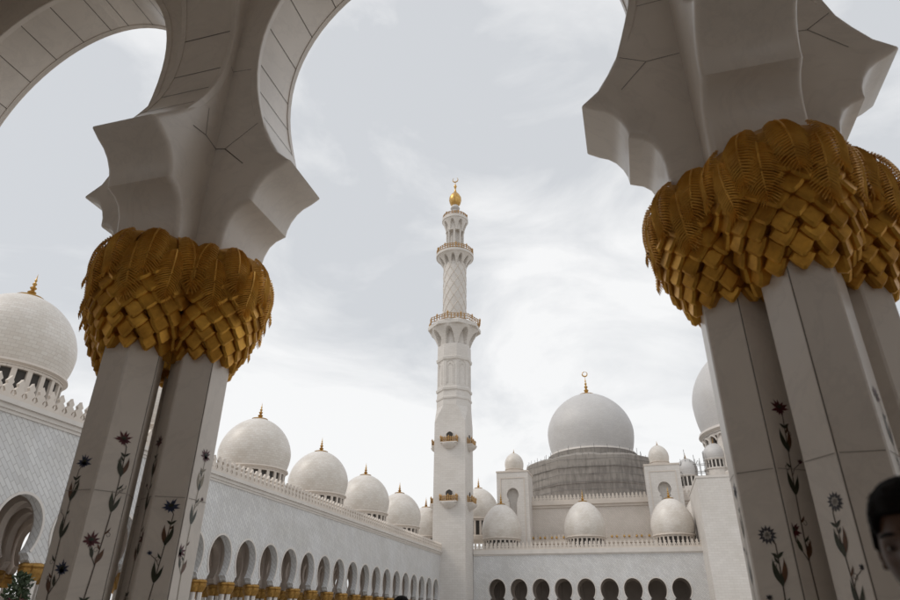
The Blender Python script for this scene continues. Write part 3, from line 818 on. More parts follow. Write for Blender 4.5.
# ------------------------------------------------------------------ prayer hall behind
hall = thing('prayer_hall', (-9.6, 160, 0), 'beige tiled prayer hall wall rising behind the far arcade, with crested parapet', 'building')
mb = MB(); mb.box(-27, 60, 160, 235, 0, 24.6+EYE); mb.box(-33.1, 60, 148.01, 159.99, 0, 13.0+EYE); mb.box(14.6, 60, 148.02, 159.98, 13.01, 16+EYE)
bl(mb, 'wall', M['beige'], hall)
mb = MB(); mb.box(-27, 60, 159.7, 161, 24.61+EYE, 25.2+EYE); mb.box(-27, 60, 159.3, 161, 25.203+EYE, 26.1+EYE)
mb.box(-33, 40, 158.4, 159.98, 13.01+EYE, 16.3+EYE); mb.box(-33, 40, 158.0, 159.98, 16.303+EYE, 17.0+EYE)
bl(mb, 'cornice', M['beigetrim'], hall)
mb = MB(); parapet(mb, lambda u, z, d: (u, 159.6-d, z), -27, 30, 26.1+EYE, .9, 1.15); bl(mb, 'parapet', M['beigetrim'], hall)
mb = MB(); parapet(mb, lambda u, z, d: (u, 158.4-d, z), -33, 14, 17.0+EYE, .9, 1.1)
bl(mb, 'parapet', M['beigetrim'], hall)
for k in range(18):
    for dx in (-.55, .55):
        mb = MB(); mb.lathe([(.02, 17.3+EYE), (.30, 17.6+EYE), (.02, 18.0+EYE)], -32+2.75*k+dx, 158.0, 6, caps=False); bl(mb, 'gilt_ornament', M['goldfar'], hall)
def tower(x0, x1, y0, y1, zt, label):
    cx = (x0+x1)/2
    t = thing('roof_turret', (cx, y0, 0), label, 'turret', 'turrets flanking the netted drum')
    mb = MB(); zz = zt+EYE
    # front wall with a keyhole opening cut as an outline
    def keyhole(cx_, w, z0, z1):
        r = w/2; zc = z1-r*1.15; pts = [(cx_+r*.62, z0), (cx_+r*.62, zc-r*1.15), (cx_+r*.86, zc-r*1.05), (cx_+r*.72, zc-r*.82)]
        for i in range(17):
            a = R(-42)+R(264)*i/16
            pts.append((cx_+r*math.cos(a), zc+r*(1.12 if math.sin(a) > 0 else 1)*math.sin(a)))
        pts += [(cx_-r*.72, zc-r*.82), (cx_-r*.86, zc-r*1.05), (cx_-r*.62, zc-r*1.15), (cx_-r*.62, z0)]
        return pts
    K = keyhole(cx, 2.9, 19.5+EYE, 28.9+EYE)
    half = len(K)//2
    right = [(cx+.9, 19.5+EYE)] ; 
    poly = [(x0, 13+EYE), (x1, 13+EYE), (x1, zz), (cx, zz)]+[K[half]]+K[:half][::-1]+[(K[0][0], 19.5+EYE)]
    R_ = [(K[0][0], 13+EYE), (x1, 13+EYE), (x1, zz), (cx, zz), K[half]]+K[:half][::-1]
    L_ = [(K[-1][0], 13+EYE), (x0, 13+EYE), (x0, zz), (cx, zz), K[half]]+K[half+1:]
    to = lambda u, z, d: (u-cx, d, z)
    mb.prism(R_, to, 0, 1.6); mb.prism(L_, to, 0, 1.6)
    mb.box(x0-cx+.001, x1-cx-.001, 1.601, y1-y0, 13+EYE, zz-.01)
    mb.box(K[-1][0]-cx, K[0][0]-cx, .1, .5, 13+EYE, 19.5+EYE)
    o = mb.build('wall', M['minaret'], t)
    mb = MB(); fr_ = [(-2.9, 15+EYE), (-2.9, 31.2+EYE), (2.9, 31.2+EYE), (2.9, 15+EYE)]
    for a, b in zip(fr_, fr_[1:]):
        if a[0] == b[0]: mb.box(a[0]-.09, a[0]+.09, -.09, .0, a[1], b[1]-.1) if b[1] > a[1] else mb.box(a[0]-.09, a[0]+.09, -.09, .0, b[1], a[1]-.1)
        else: mb.box(-2.99, 2.99, -.09, .0, a[1]-.098, a[1]+.09)
    mb.box(x0-cx-.12, x1-cx+.12, -.12, y1-y0+.1, zz, zz+.35)
    mb.build('moulding', M['beigetrim'], t)
tower(-31.1, -23.35, 155, 162, 32.6, 'square white turret with keyhole niche, left of the netted drum')
tower(3.9, 11.65, 155, 162, 32.6, 'square white turret with keyhole niche, right of the netted drum')
dome(-27.2, 158.3, 2.35, 33.9, 35.3, 38.0, 39.2, 'tiny cream dome topping the left square turret', drum=.7, nwin=0, fs=.5, group='tiny domes on the square turrets', n=32)
dome(7.6, 158.3, 2.35, 33.9, 35.3, 38.0, 39.2, 'tiny cream dome topping the right square turret', drum=.7, nwin=0, fs=.5, group='tiny domes on the square turrets', n=32)
# netted scaffold round the big drum
sc = thing('scaffolding', (-9.6, 195, 24+EYE), 'brown grey netting and poles wrapped round the drum of the big dome', 'scaffolding')
mb = MB(); rn = random.Random(5); n = 96
lv = [(0, 20.3), (4.4, 20.3), (4.5, 20.42), (9, 20.3), (9.1, 20.42), (13.4, 20.3), (13.5, 20.42), (16.6, 20.3), (16.8, 20.1), (17.9, 17.0)]
offs = [rn.uniform(-.09, .09) for _ in range(n)]
vs = []
for j, (z, r) in enumerate(lv):
    for k in range(n):
        a = 2*PI*k/n; oct_ = math.cos(PI/8)/math.cos(((a+PI/8) % (PI/4))-PI/8)
        rr = r*(.55+.45*oct_)*1.0+offs[k]*(.5+.5*math.sin(j*2.1+k))+.07*math.sin(a*24)
        vs.append((rr*math.cos(a), rr*math.sin(a), z+(.15*math.sin(a*7+1)+offs[k] if j >= 7 else .05*math.sin(a*24))))
fs = [(j*n+k, j*n+(k+1) % n, (j+1)*n+(k+1) % n, (j+1)*n+k) for j in range(len(lv)-1) for k in range(n)]
mb.add(vs, fs); mb.build('netting', M['net'], sc, smooth=25)
mb = MB()
mb.lathe([(17.2, 17.6), (13.2, 18.6), (13.2, 20.0), (12.9, 20.0)], 0, 0, 48, caps=False)
mb.build('deck', M['net'], sc)
mb = MB()
for k in range(72):
    a = 2*PI*k/72+rn.uniform(-.02, .02); r = 19.6; h = rn.uniform(.1, 1.1)
    mb.tube([(r*math.cos(a), r*math.sin(a), 15.5), (r*math.cos(a), r*math.sin(a), 17.1+h)], .06, 4)
for k in range(24):
    a = 2*PI*k/24+.1; r = 14.2; mb.tube([(r*math.cos(a), r*math.sin(a), 18.5), (r*math.cos(a), r*math.sin(a), 20.2+rn.uniform(0, .8))], .08, 4)
for zz in (1.5, 3.5, 5.5, 7.5, 9.5, 11.5, 13.5, 15.5):
    mb.tube([(20.75*math.cos(R(22.5+45*k))/math.cos(PI/8)*.955, 20.75*math.sin(R(22.5+45*k))/math.cos(PI/8)*.955, zz) for k in range(9)], .06, 4)
mb.build('poles', M['pipe'], sc, kind='stuff')
sc2 = thing('scaffolding', (20, 186, 24), 'bare scaffold poles between the two small grey domes', 'scaffolding')
mb = MB()
for k in range(9):
    for j in (0, 1): x = -5.5+k*1.25; mb.tube([(x, j*2, 0), (x, j*2, 17.5+rn.uniform(0, 3.2)*(1 if k % 2 else .4))], .09, 4)
for z in (10.5, 12.5, 14.5, 16.5): mb.tube([(-6, 0, z), (5.5, 0, z)], .08, 4); mb.tube([(-6, 2, z), (5.5, 2, z)], .08, 4)
mb.tube([(-5, 0, 11), (-1, 0, 17.5)], .08, 4); mb.tube([(1, 0, 11), (5, 0, 17)], .08, 4)
mb.build('poles', M['pipe'], sc2)
# arches under the largest dome: ring of blind arches
mb = MB()
for k in range(28):
    a = 2*PI*k/28; o = Vector((math.cos(a), math.sin(a), 0)); u = Vector((-math.sin(a), math.cos(a), 0)); rr = 15.2
    pts = []
    for i in range(13):
        t = PI*i/12; pts.append(o*(rr+.9*math.sin(t))+u*1.45*math.cos(t)+Vector((0, 0, -4.2+2.0*math.sin(t))))
    pts = [o*rr+u*1.45+Vector((0, 0, -9))]+pts+[o*rr-u*1.45+Vector((0, 0, -9))]
    mb.tube(pts, .3, 5)
mb.build('arch_ring', M['marble2'], big)
# white block closing the far arcade on the right
bk = thing('white_block', (18, 128, 0), 'tall plain white block standing right of the far arcade', 'building')
mb = MB(); mb.box(12.25, 34, 128, 147.5, 0, 24.2+EYE); bl(mb, 'wall', M['minaret'], bk)
mb = MB(); mb.box(12.15, 34.1, 127.9, 147.6, 24.203+EYE, 24.6+EYE); bl(mb, 'coping', M['marble2'], bk)
mb = MB(); mb.box(12.62, 13.1, 137.6, 137.9, 6.3+EYE, 10.3+EYE)  # grey slatted panel put where a dark upright niche shows
for k in range(16): mb.box(12.58, 13.14, 137.55, 137.6, 6.4+EYE+k*.245, 6.5+EYE+k*.245)
mb.build('niche_panel', M['nichegrey'], loc=(12.86, 137.7, 6.3+EYE), label='grey panel standing for a dark niche at the right end of the far arcade wall', category='slatted_panel')

# ------------------------------------------------------------------ minaret
MX, MY = -36.6, 135.0
mn = thing('minaret', (MX, MY, 0), 'tall slender white minaret with railed balconies and a gold finial', 'minaret')
HS = 3.5
mb = MB(); mb.box(-HS, HS, -HS, HS, 0, 39.3+EYE)
# broaches: square to octagon
r8 = 3.98; ang = [R(22.5+45*k) for k in range(8)]
sq = [(HS, HS*.42), (HS*.42, HS), (-HS*.42, HS), (-HS, HS*.42), (-HS, -HS*.42), (-HS*.42, -HS), (HS*.42, -HS), (HS, -HS*.42)]
corners = [(HS, HS), (-HS, HS), (-HS, -HS), (HS, -HS)]
z0, z1 = 39.3+EYE, 43.2+EYE
vs = [(x, y, z0) for x, y in corners]+[(r8*math.cos(a), r8*math.sin(a), z1) for a in ang]
fs = [(0, 5, 4), (1, 7, 6), (2, 9, 8), (3, 11, 10), (3, 0, 4, 11), (0, 1, 6, 5), (1, 2, 8, 7), (2, 3, 10, 9)]
mb.add(vs, fs)
mb.build('lower_shaft', M['minaret'], mn)
mb = MB(); A8 = R(22.5)
def oc(prof, n=8): mb.lathe([(r, z+EYE) for r, z in prof], 0, 0, n, a0=A8)
oc([(4.0, 43.2), (4.0, 44.6), (4.15, 44.7), (4.2, 45.1), (4.0, 45.3), (3.95, 46.6), (4.2, 46.8), (4.25, 47.3), (3.95, 47.6), (3.95, 54.0), (4.2, 54.2), (4.3, 54.8), (4.0, 55.1), (3.98, 58.2)])
for k in range(8):                                   # blind pointed arches on the octagon
    a = R(45*k); o = Vector((math.cos(a), math.sin(a), 0)); u = Vector((-math.sin(a), math.cos(a), 0)); ap = 3.95*math.cos(R(22.5))
    for w, lo, hi in ((.95, 48.1, 54.0), (.62, 48.4, 53.2)):
        pts = [o*ap+u*w+Vector((0, 0, lo+EYE)), o*ap+u*w+Vector((0, 0, hi-1.1+EYE)), o*ap+u*w*.72+Vector((0, 0, hi-.4+EYE)), o*ap+Vector((0, 0, hi+EYE)), o*ap-u*w*.72+Vector((0, 0, hi-.4+EYE)), o*ap-u*w+Vector((0, 0, hi-1.1+EYE)), o*ap-u*w+Vector((0, 0, lo+EYE))]
        mb.tube(pts, .13, 4)
mb.build('octagonal_shaft', M['minaret'], mn)
def flare(mb, z0, z1, r0, r1, lobes, seg=24, rows=30, octagon=False):
    n = lobes*seg; P = []
    for i in range(rows+1):
        t = i/rows
        for k in range(n):
            a = A8+2*PI*k/n; u = abs((k % seg)/seg-.5)*2      # 0 mid face, 1 on the corner
            r = r0+(r1-r0)*t**1.35
            if u < .74 and t < .84*(1-(u/.74)**2.4): r = r0*(.90+.05*t)
            if octagon: r *= math.cos(PI/8)/math.cos(((a+PI/8-A8) % (PI/4))-PI/8)
            P.append((r*math.cos(a), r*math.sin(a), z0+(z1-z0)*t+EYE))
    fs = [(i*n+k, i*n+(k+1) % n, (i+1)*n+(k+1) % n, (i+1)*n+k) for i in range(rows) for k in range(n)]
    mb.add(P, fs)
def rail(mb, r, z0, h, n, n2=None, octo=False):
    pr = lambda a: r*(math.cos(PI/8)/math.cos((a % (PI/4))-PI/8) if octo else 1)
    m_ = 48
    for zz in (z0+.12, z0+h*.55, z0+h*.9): mb.tube([(pr(2*PI*k/m_)*math.cos(2*PI*k/m_), pr(2*PI*k/m_)*math.sin(2*PI*k/m_), zz+EYE) for k in range(m_+1)], .09, 5)
    for k in range(n):
        a = 2*PI*k/n; x, y = pr(a)*math.cos(a), pr(a)*math.sin(a); big_ = k % 4 == 0
        mb.lathe([(.10, z0+EYE), (.13, z0+h*.3+EYE), (.20 if big_ else .12, z0+h*.75+EYE), (.24 if big_ else .13, z0+h*(1.05 if big_ else .9)+EYE), (.02, z0+h*(1.35 if big_ else 1.0)+EYE)], x, y, 6)
g = MB(); flare(g, 57.6, 62.4, 4.0, 6.05, 8, octagon=True)
g.lathe([(6.02, 62.4+EYE), (6.45, 62.42+EYE), (6.5, 63.2+EYE), (6.3, 63.5+EYE)], 0, 0, 8, a0=A8)
gal = g.build('main_gallery', M['minaret'], mn, smooth=35)
g = MB(); rail(g, 6.35, 63.5, 1.5, 48, octo=True); g.build('railing', M['bronze'], gal)
mb = MB(); mb.lathe([(3.2, 63.4+EYE), (3.2, 64.4+EYE), (2.85, 64.6+EYE), (2.85, 81+EYE)], 0, 0, 40)
cy_ = mb.build('round_shaft', M['minaret'], mn, smooth=40)
mb = MB()
for k in range(9):
    for s in (1, -1):
        pts = []
        for i in range(41):
            q = i/40; a = 2*PI*k/9+s*q*R(190); pts.append((2.87*math.cos(a), 2.87*math.sin(a), 64.8+15.6*q+EYE))
        mb.tube(pts, .08, 4)
mb.build('lattice_ribs', M['beigetrim'], cy_)
g = MB(); flare(g, 80.0, 83.1, 2.86, 4.55, 12)
g.lathe([(4.55, 83.1+EYE), (4.8, 83.15+EYE), (4.85, 83.8+EYE), (4.6, 83.95+EYE)], 0, 0, 36)
gal = g.build('upper_gallery', M['minaret'], mn, smooth=35)
g = MB(); rail(g, 4.65, 83.95, 1.3, 40); g.build('railing', M['bronze'], gal)
mb = MB(); mb.lathe([(1.2, 83.9+EYE), (1.2, 93.5+EYE)], 0, 0, 20); mb.lathe([(2.5, 83.91+EYE), (2.5, 84.9+EYE)], 0, 0, 24)
for k in range(8):
    a = R(45*k+10); mb.lathe([(.42, 84.7+EYE), (.42, 85.3+EYE), (.28, 85.4+EYE), (.28, 90.6+EYE), (.48, 91.1+EYE)], 2.05*math.cos(a), 2.05*math.sin(a), 10)
flare(mb, 90.9, 94.2, 2.35, 3.3, 8)
mb.lathe([(2.35, 90.89+EYE), (2.2, 91.1+EYE)], 0, 0, 24); mb.lathe([(3.3, 94.2+EYE), (3.45, 94.3+EYE), (3.45, 95.1+EYE), (3.2, 95.2+EYE)], 0, 0, 32)
la = mb.build('lantern', M['minaret'], mn, smooth=35)
g = MB(); rail(g, 3.2, 95.2, .9, 24); g.build('railing', M['bronze'], la)
mb = MB(); mb.lathe([(1.3, 95.2+EYE), (1.0, 96.2+EYE), (1.35, 96.9+EYE), (.8, 97.5+EYE), (.75, 98.2+EYE), (1.25, 98.8+EYE), (.9, 99.7+EYE)], 0, 0, 20); mb.build('neck', M['bigdome'], mn, smooth=40)
mb = MB(); mb.lathe([(.8, 99.6+EYE), (1.35, 100.3+EYE), (1.65, 101.4+EYE), (1.6, 102.4+EYE), (1.1, 103.4+EYE), (.5, 104.1+EYE), (.3, 104.6+EYE), (.16, 105.4+EYE), (.3, 105.8+EYE), (.42, 106.2+EYE), (.2, 106.7+EYE), (.08, 107.2+EYE), (.06, 107.9+EYE)], 0, 0, 20)
pts = []
for i in range(17):
    a = R(-235+290*i/16); pts.append((.75*math.cos(a), 0, 108.5+.75*math.sin(a)+EYE))
mb.tube(pts, [.04+.12*math.sin(PI*i/16) for i in range(17)], 6)
mb.build('finial', M['goldfar'], mn, smooth=40)
for zb in (22.0, 34.4):
    for s in range(4):
        a = -PI/2+PI/2*s
        mb = MB(); mb.lathe([(.3, -1.15), (.8, -1.0), (1.3, -.65), (1.6, -.35), (1.75, -.05), (1.75, .02)], 0, 0, 18)
        mb.box(-1.85, 1.85, -.6, 1.15, .021, .25)
        ba = mb.build('balcony', M['marble2'], mn)
        Rm = Matrix.Rotation(a+PI/2+PI, 4, 'Z')
        ba.matrix_local = Matrix.Translation((HS*math.cos(a), HS*math.sin(a), zb+EYE)) @ Rm
        mb = MB(); 
        for (x0, y0, x1, y1, nn) in ((-1.75, 1.0, 1.75, 1.0, 8), (-1.75, .1, -1.75, 1.0, 2), (1.75, .1, 1.75, 1.0, 2)):
            for zz in (.35, .8, 1.15): mb.tube([(x0, y0, zz), (x1, y1, zz)], .09, 5)
            for k in range(nn+1):
                q = k/nn; x = x0+(x1-x0)*q; y = y0+(y1-y0)*q; pk = k % 4 == 0
                mb.lathe([(.10, .25), (.15, .7), (.17 if pk else .11, 1.2), (.24 if pk else .14, 1.35 if pk else 1.25), (.02, 1.75 if pk else 1.45)], x, y, 6)
        mb.build('railing', M['bronze'], ba)
        mb = MB(); pts = [(-.62, .25), (.62, .25), (.62, 1.6), (.72, 1.9), (.62, 2.3), (.35, 2.6), (0, 2.75), (-.35, 2.6), (-.62, 2.3), (-.72, 1.9), (-.62, 1.6)]
        mb.prism(pts, lambda u, z, d: (u, d, z), .01, .05); mb.build('doorway', M['dark'], ba)  # flat dark plate stands in for the shade of the door recess
        mb = MB(); mb.tube([(u*1.22, .06, z) for u, z in pts[1:]+pts[:1]], .10, 5); mb.build('door_frame', M['marble2'], ba)

# ------------------------------------------------------------------ potted shrub by the left arcade
sh = thing('potted_shrub', (-20.8, 19.2, 0), 'potted shrub with pink blossoms before the left arcade, at the lower left corner', 'plant')
mb = MB(); mb.lathe([(.30, 0), (.42, .1), (.5, .6), (.56, .72), (.5, .75), (.46, .68)], 0, 0, 20); mb.build('pot', M['pot'], sh, smooth=40)
mb = MB(); rn = random.Random(11)
for k in range(7):
    a = rn.uniform(0, 2*PI); mb.tube([(0, 0, .6), (.15*math.cos(a), .15*math.sin(a), 1.3), (.4*math.cos(a), .4*math.sin(a), 2.3)], [.05, .03, .012], 5)
mb.build('stem', M['bark'], sh)
mb = MB()
def leafq(mb, p, L, mi):
    d = Vector((rn.uniform(-1, 1), rn.uniform(-1, 1), rn.uniform(-.5, 1.3))).normalized(); s = d.orthogonal().normalized()*L*.2
    p = Vector(p); mb.add([p, p+d*L*.5+s, p+d*L, p+d*L*.5-s], [(0, 1, 2, 3)], mi)
for k in range(1100):
    a = rn.uniform(0, 2*PI); z = rn.uniform(.9, 2.9); r = .40*math.sqrt(max(.05, 1-((z-1.8)/1.2)**2))*rn.random()**.5*(1+.3*math.sin(3*a+z*4))
    leafq(mb, (r*math.cos(a), r*math.sin(a), z), rn.uniform(.10, .26), 1 if z < 2.1 and rn.random() < .22 else 0)
mb.build('foliage', [M['leafa'], M['pink']], sh, recalc=False)

# ------------------------------------------------------------------ people
def skin_obj(name, joints, edges, levels=2):
    me = bpy.data.meshes.new(name); me.from_pydata([j[:3] for j in joints], [], edges)
    o = bpy.data.objects.new(name, me); C.objects.link(o)
    sk = o.modifiers.new('s', 'SKIN')
    for i, j in enumerate(joints):
        r = j[3]; me.skin_vertices[0].data[i].radius = (r, j[4] if len(j) > 4 else r)
    me.skin_vertices[0].data[0].use_root = True
    sb = o.modifiers.new('b', 'SUBSURF'); sb.levels = levels; sb.render_levels = levels
    dg = bpy.context.evaluated_depsgraph_get(); ev = o.evaluated_get(dg)
    m2 = bpy.data.meshes.new_from_object(ev); bpy.data.objects.remove(o)
    return m2
def head_geo(mb, c, s=1.0, mi=0):
    """head with brow, sockets, nose, lips and chin; faces -y; c is the middle of the head"""
    nu, nv = 56, 44; vs = []
    g = lambda x, m_, w: math.exp(-((x-m_)/w)**2)
    for j in range(nv+1):
        ph = -PI/2+PI*j/nv; z = .118*math.sin(ph)
        for i in range(nu):
            th = 2*PI*i/nu; x = math.sin(th); y = -math.cos(th)
            cr = math.cos(ph)**.86
            wx = .074; wy = .094
            if z < 0: wx *= 1-.30*(abs(z)/.118)**1.6; 
            px_ = wx*x*cr; py_ = wy*y*cr
            fr_ = max(0, -y)**2
            if z < -.02 and y > 0: py_ *= 1-.35*min(1, (-z-.02)/.09)
            d = 0; X = px_
            if -y > .25:
                d += .024*g(X, 0, .011)*g(z, -.030, .020)+.012*g(X, 0, .009)*g(z, -.005, .022)+.008*g(abs(X), .012, .007)*g(z, -.038, .009)
                d += .007*g(z, .020, .010)*g(abs(X), .026, .022)
                d -= .012*g(abs(X), .031, .014)*g(z, .000, .013)
                d += .008*g(X, 0, .022)*(g(z, -.066, .006)+g(z, -.077, .007))-.004*g(X, 0, .02)*g(z, -.0715, .003)
                d += .010*g(X, 0, .020)*g(z, -.103, .014)-.003*g(X, 0, .03)*g(z, -.088, .006)
                d += .004*g(abs(X), .048, .018)*g(z, -.02, .02)
            py_ -= d
            vs.append((c[0]+px_*s, c[1]+py_*s, c[2]+z*s))
    fs = [(j*nu+i, j*nu+(i+1) % nu, (j+1)*nu+(i+1) % nu, (j+1)*nu+i) for j in range(nv) for i in range(nu)]
    mb.add(vs, fs, mi)
def ear(mb, c, sx, s):
    for k in (0,):
        pts = []
        for i in range(13):
            t = R(-60+300*i/12); pts.append((c[0]+sx*(.074+.010)*s, c[1]+(.012+.016*math.cos(t)*1)*s, c[2]+(-.008+.030*math.sin(t))*s))
        mb.tube(pts, .0055*s, 6)
        mb.lathe([(.004*s, 0), (.013*s, .002*s)], 0, 0, 4) if False else None
        mb.obox((c[0]+sx*.079*s, c[1]+.014*s, c[2]-.008*s), (.003*s, 0, 0), (0, .013*s, 0), (0, 0, .024*s))
def person(loc, rz, label, h=1.78, shirt='shirt', hairlen=0):
    t = thing('person', loc, label, 'person', rz=rz)
    k = h/1.78; Hc = (0, -.012*k, h-.122*k)
    J = [(0, 0, .98, .13, .105), (0, .01, 1.16, .12, .095), (0, .01, 1.33, .15, .11), (0, .015, 1.46, .085, .07), (0, .01, 1.56, .055, .058), (0, 0, 1.66, .05, .06)]
    E_ = [(0, 1), (1, 2), (2, 3), (3, 4), (4, 5)]
    for s in (1, -1):
        b = len(J)
        J += [(s*.17, .01, 1.43, .062), (s*.235, .02, 1.16, .046), (s*.25, -.04, .93, .034), (s*.252, -.06, .87, .034, .02), (s*.252, -.075, .82, .038, .018), (s*.252, -.08, .79, .034, .016)]
        E_ += [(3, b), (b, b+1), (b+1, b+2), (b+2, b+3), (b+3, b+4), (b+4, b+5)]
        # fingers
        for q, (dy, ln) in enumerate(((-.028, .062), (-.010, .072), (.009, .067), (.026, .052))):
            f0 = len(J); J += [(s*.252, -.082+dy, .775, .0095), (s*.247, -.090+dy, .775-ln*.5, .0088), (s*.238, -.092+dy, .775-ln, .0075)]
            E_ += [(b+5, f0), (f0, f0+1), (f0+1, f0+2)]
        f0 = len(J); J += [(s*.240, -.112, .835, .012), (s*.232, -.128, .800, .010), (s*.226, -.132, .775, .008)]
        E_ += [(b+4, f0), (f0, f0+1), (f0+1, f0+2)]
        b = len(J)
        J += [(s*.095, 0, .90, .095), (s*.10, -.01, .50, .062), (s*.105, .015, .28, .055), (s*.105, .02, .09, .038), (s*.11, -.08, .035, .036, .03), (s*.115, -.15, .03, .034, .02)]
        E_ += [(0, b), (b, b+1), (b+1, b+2), (b+2, b+3), (b+3, b+4), (b+4, b+5)]
    J = [tuple([v*k for v in j]) for j in J]
    me = skin_obj('tmp', J, E_)
    mb = MB(); mb.v = [tuple(v.co) for v in me.vertices]; mb.f = [tuple(p.vertices) for p in me.polygons]; mb.m = [0]*len(mb.f); mb.uv = [[(0, 0)]*len(f) for f in mb.f]
    head_geo(mb, Hc, k)
    for sx in (1, -1): ear(mb, Hc, sx, k)
    body = mb.build('body', M['skin'], t)
    rm = body.modifiers.new('r', 'REMESH'); rm.mode = 'VOXEL'; rm.voxel_size = .0055; rm.use_smooth_shade = True
    sm = body.modifiers.new('s', 'SMOOTH'); sm.iterations = 2; sm.factor = .4
    dg = bpy.context.evaluated_depsgraph_get(); m2 = bpy.data.meshes.new_from_object(body.evaluated_get(dg))
    body.modifiers.clear(); body.data = m2
    # eyes
    for sx in (1, -1):
        ec = Vector((Hc[0]+sx*.031*k, Hc[1]-.070*k, Hc[2]+.0*k))
        mb = MB(); mb.lathe([(.012*k*math.cos(a), .012*k*math.sin(a)) for a in [R(-88+176*i/10) for i in range(11)]], 0, 0, 16)
        mb.v = [(x, y, z*.46) for x, y, z in mb.v]
        mb.v = [(ec.x+x, ec.y+y, ec.z+z) for x, y, z in mb.v]; ey = mb.build('eye', M['white_eye'], t, smooth=60)
        mb = MB(); mb.lathe([(.0058*k, 0), (.003*k, .0012*k)], 0, 0, 14); mb.v = [(ec.x+x, ec.y-.0115*k-z, ec.z+y*.85) for x, y, z in mb.v]; mb.build('iris', M['iris'], ey)
        mb = MB(); mb.tube([(Hc[0]+sx*(.012+.010*i)*k, Hc[1]-(.092-.0006*i-.0012*i*i)*k, Hc[2]+(.021+.003*math.sin(PI*i/4))*k) for i in range(5)], [.0030*k, .0042*k, .004*k, .0035*k, .0015*k], 6)
        mb.build('eyebrow', M['hair'], t, smooth=60)
    mb = MB(); mb.tube([(Hc[0]+x*k, Hc[1]-(.0905-abs(x)*.28)*k, Hc[2]-.0715*k) for x in (-.022, -.012, 0, .012, .022)], [.002*k, .0045*k, .0052*k, .0045*k, .002*k], 6); mb.build('lips', M['lip'], t, smooth=60)
    # hair: thick cap with strands
    mb = MB(); nu, nv = 48, 20; vs = []; rn2 = random.Random(2)
    for j in range(nv+1):
        for i in range(nu):
            th = 2*PI*i/nu; y = -math.cos(th); x = math.sin(th)
            low = R(28) if y < -.55 else (R(-2) if y < .1 else R(-38))
            if -.75 < y < -.35 and True: low = R(14)
            if y < -.75: low = R(30)
            ph = low+(PI/2-low)*j/nv
            cr = math.cos(ph)**.86; th_ = .010+.012*max(0, math.sin(ph))+rn2.uniform(-.0015, .0015)
            if y > 0 and math.sin(ph) < 0: cr *= 1-.2*min(1, -math.sin(ph))
            e = th_ if j > 0 else .001
            vs.append((Hc[0]+(.074+e)*x*cr*k, Hc[1]+(.094+e)*y*cr*k, Hc[2]+(.118*math.sin(ph)+(th_ if j > 2 else 0))*k))
    fs = [(j*nu+i, j*nu+(i+1) % nu, (j+1)*nu+(i+1) % nu, (j+1)*nu+i) for j in range(nv) for i in range(nu)]
    mb.add(vs, fs)
    for q in range(520):
        th = rn2.uniform(0, 2*PI); y = -math.cos(th); x = math.sin(th)
        ph = rn2.uniform(R(38) if y < .1 else R(8), R(88)); cr = math.cos(ph)**.86
        p = Vector((Hc[0]+.087*x*cr*k, Hc[1]+.107*y*cr*k, Hc[2]+(.118*math.sin(ph)+.016)*k))
        d = Vector((x*.4+rn2.uniform(-.5, .5), -.6+rn2.uniform(-.4, .4), .15)).normalized()*.013*k
        mb.tube([p-d, p+Vector((0, 0, .003)), p+d*.9-Vector((0, 0, .004))], [.0014, .0014, .0005], 4)
    mb.build('hair', M['hair'], t, smooth=50)
    # clothes
    SJ = [(0, 0, .78, .165, .135), (0, 0, .92, .19, .16), (0, .01, 1.16, .158, .125), (0, .01, 1.33, .176, .130), (0, .013, 1.455, .110, .088), (0, .012, 1.51, .074, .072)]
    SE = [(0, 1), (1, 2), (2, 3), (3, 4), (4, 5)]
    for s in (1, -1):
        b = len(SJ); SJ += [(s*.175, .01, 1.435, .078), (s*.215, .015, 1.27, .066), (s*.228, .02, 1.18, .064)]; SE += [(4, b), (b, b+1), (b+1, b+2)]
    o = bpy.data.objects.new('shirt', skin_obj('tmp', [tuple(v*k for v in j) for j in SJ], SE)); C.objects.link(o); o.parent = t; o.data.materials.clear(); o.data.materials.append(M[shirt])
    o.data.polygons.foreach_set('use_smooth', [True]*len(o.data.polygons))
    TJ = [(0, 0, 1.05, .135, .11), (0, 0, .95, .148, .122)]; TE = [(0, 1)]
    for s in (1, -1):
        b = len(TJ); TJ += [(s*.10, 0, .78, .098), (s*.10, -.01, .50, .085), (s*.105, .012, .12, .070), (s*.105, .012, .06, .068)]; TE += [(1, b), (b, b+1), (b+1, b+2), (b+2, b+3)]
    o = bpy.data.objects.new('trousers', skin_obj('tmp', [tuple(v*k for v in j) for j in TJ], TE)); C.objects.link(o); o.parent = t; o.data.materials.clear(); o.data.materials.append(M['trouser'])
    o.data.polygons.foreach_set('use_smooth', [True]*len(o.data.polygons))
    for s in (1, -1):
        sm_ = skin_obj('tmp', [(s*.107*k, .045*k, .045*k, .045), (s*.11*k, -.06*k, .045*k, .048, .042), (s*.117*k, -.175*k, .035*k, .042, .032)], [(0, 1), (1, 2)])
        o = bpy.data.objects.new('shoe', sm_); C.objects.link(o); o.parent = t; o.data.materials.clear(); o.data.materials.append(M['shoe'])
    return t
person((.578, 1.59, 0), R(-37), 'young man with short black hair, his face half cut by the right edge', 1.865)
person((-2.28, 6.48, 0), R(15), 'person out in the court whose black hair just shows at the bottom edge', 1.80, 'trouser')

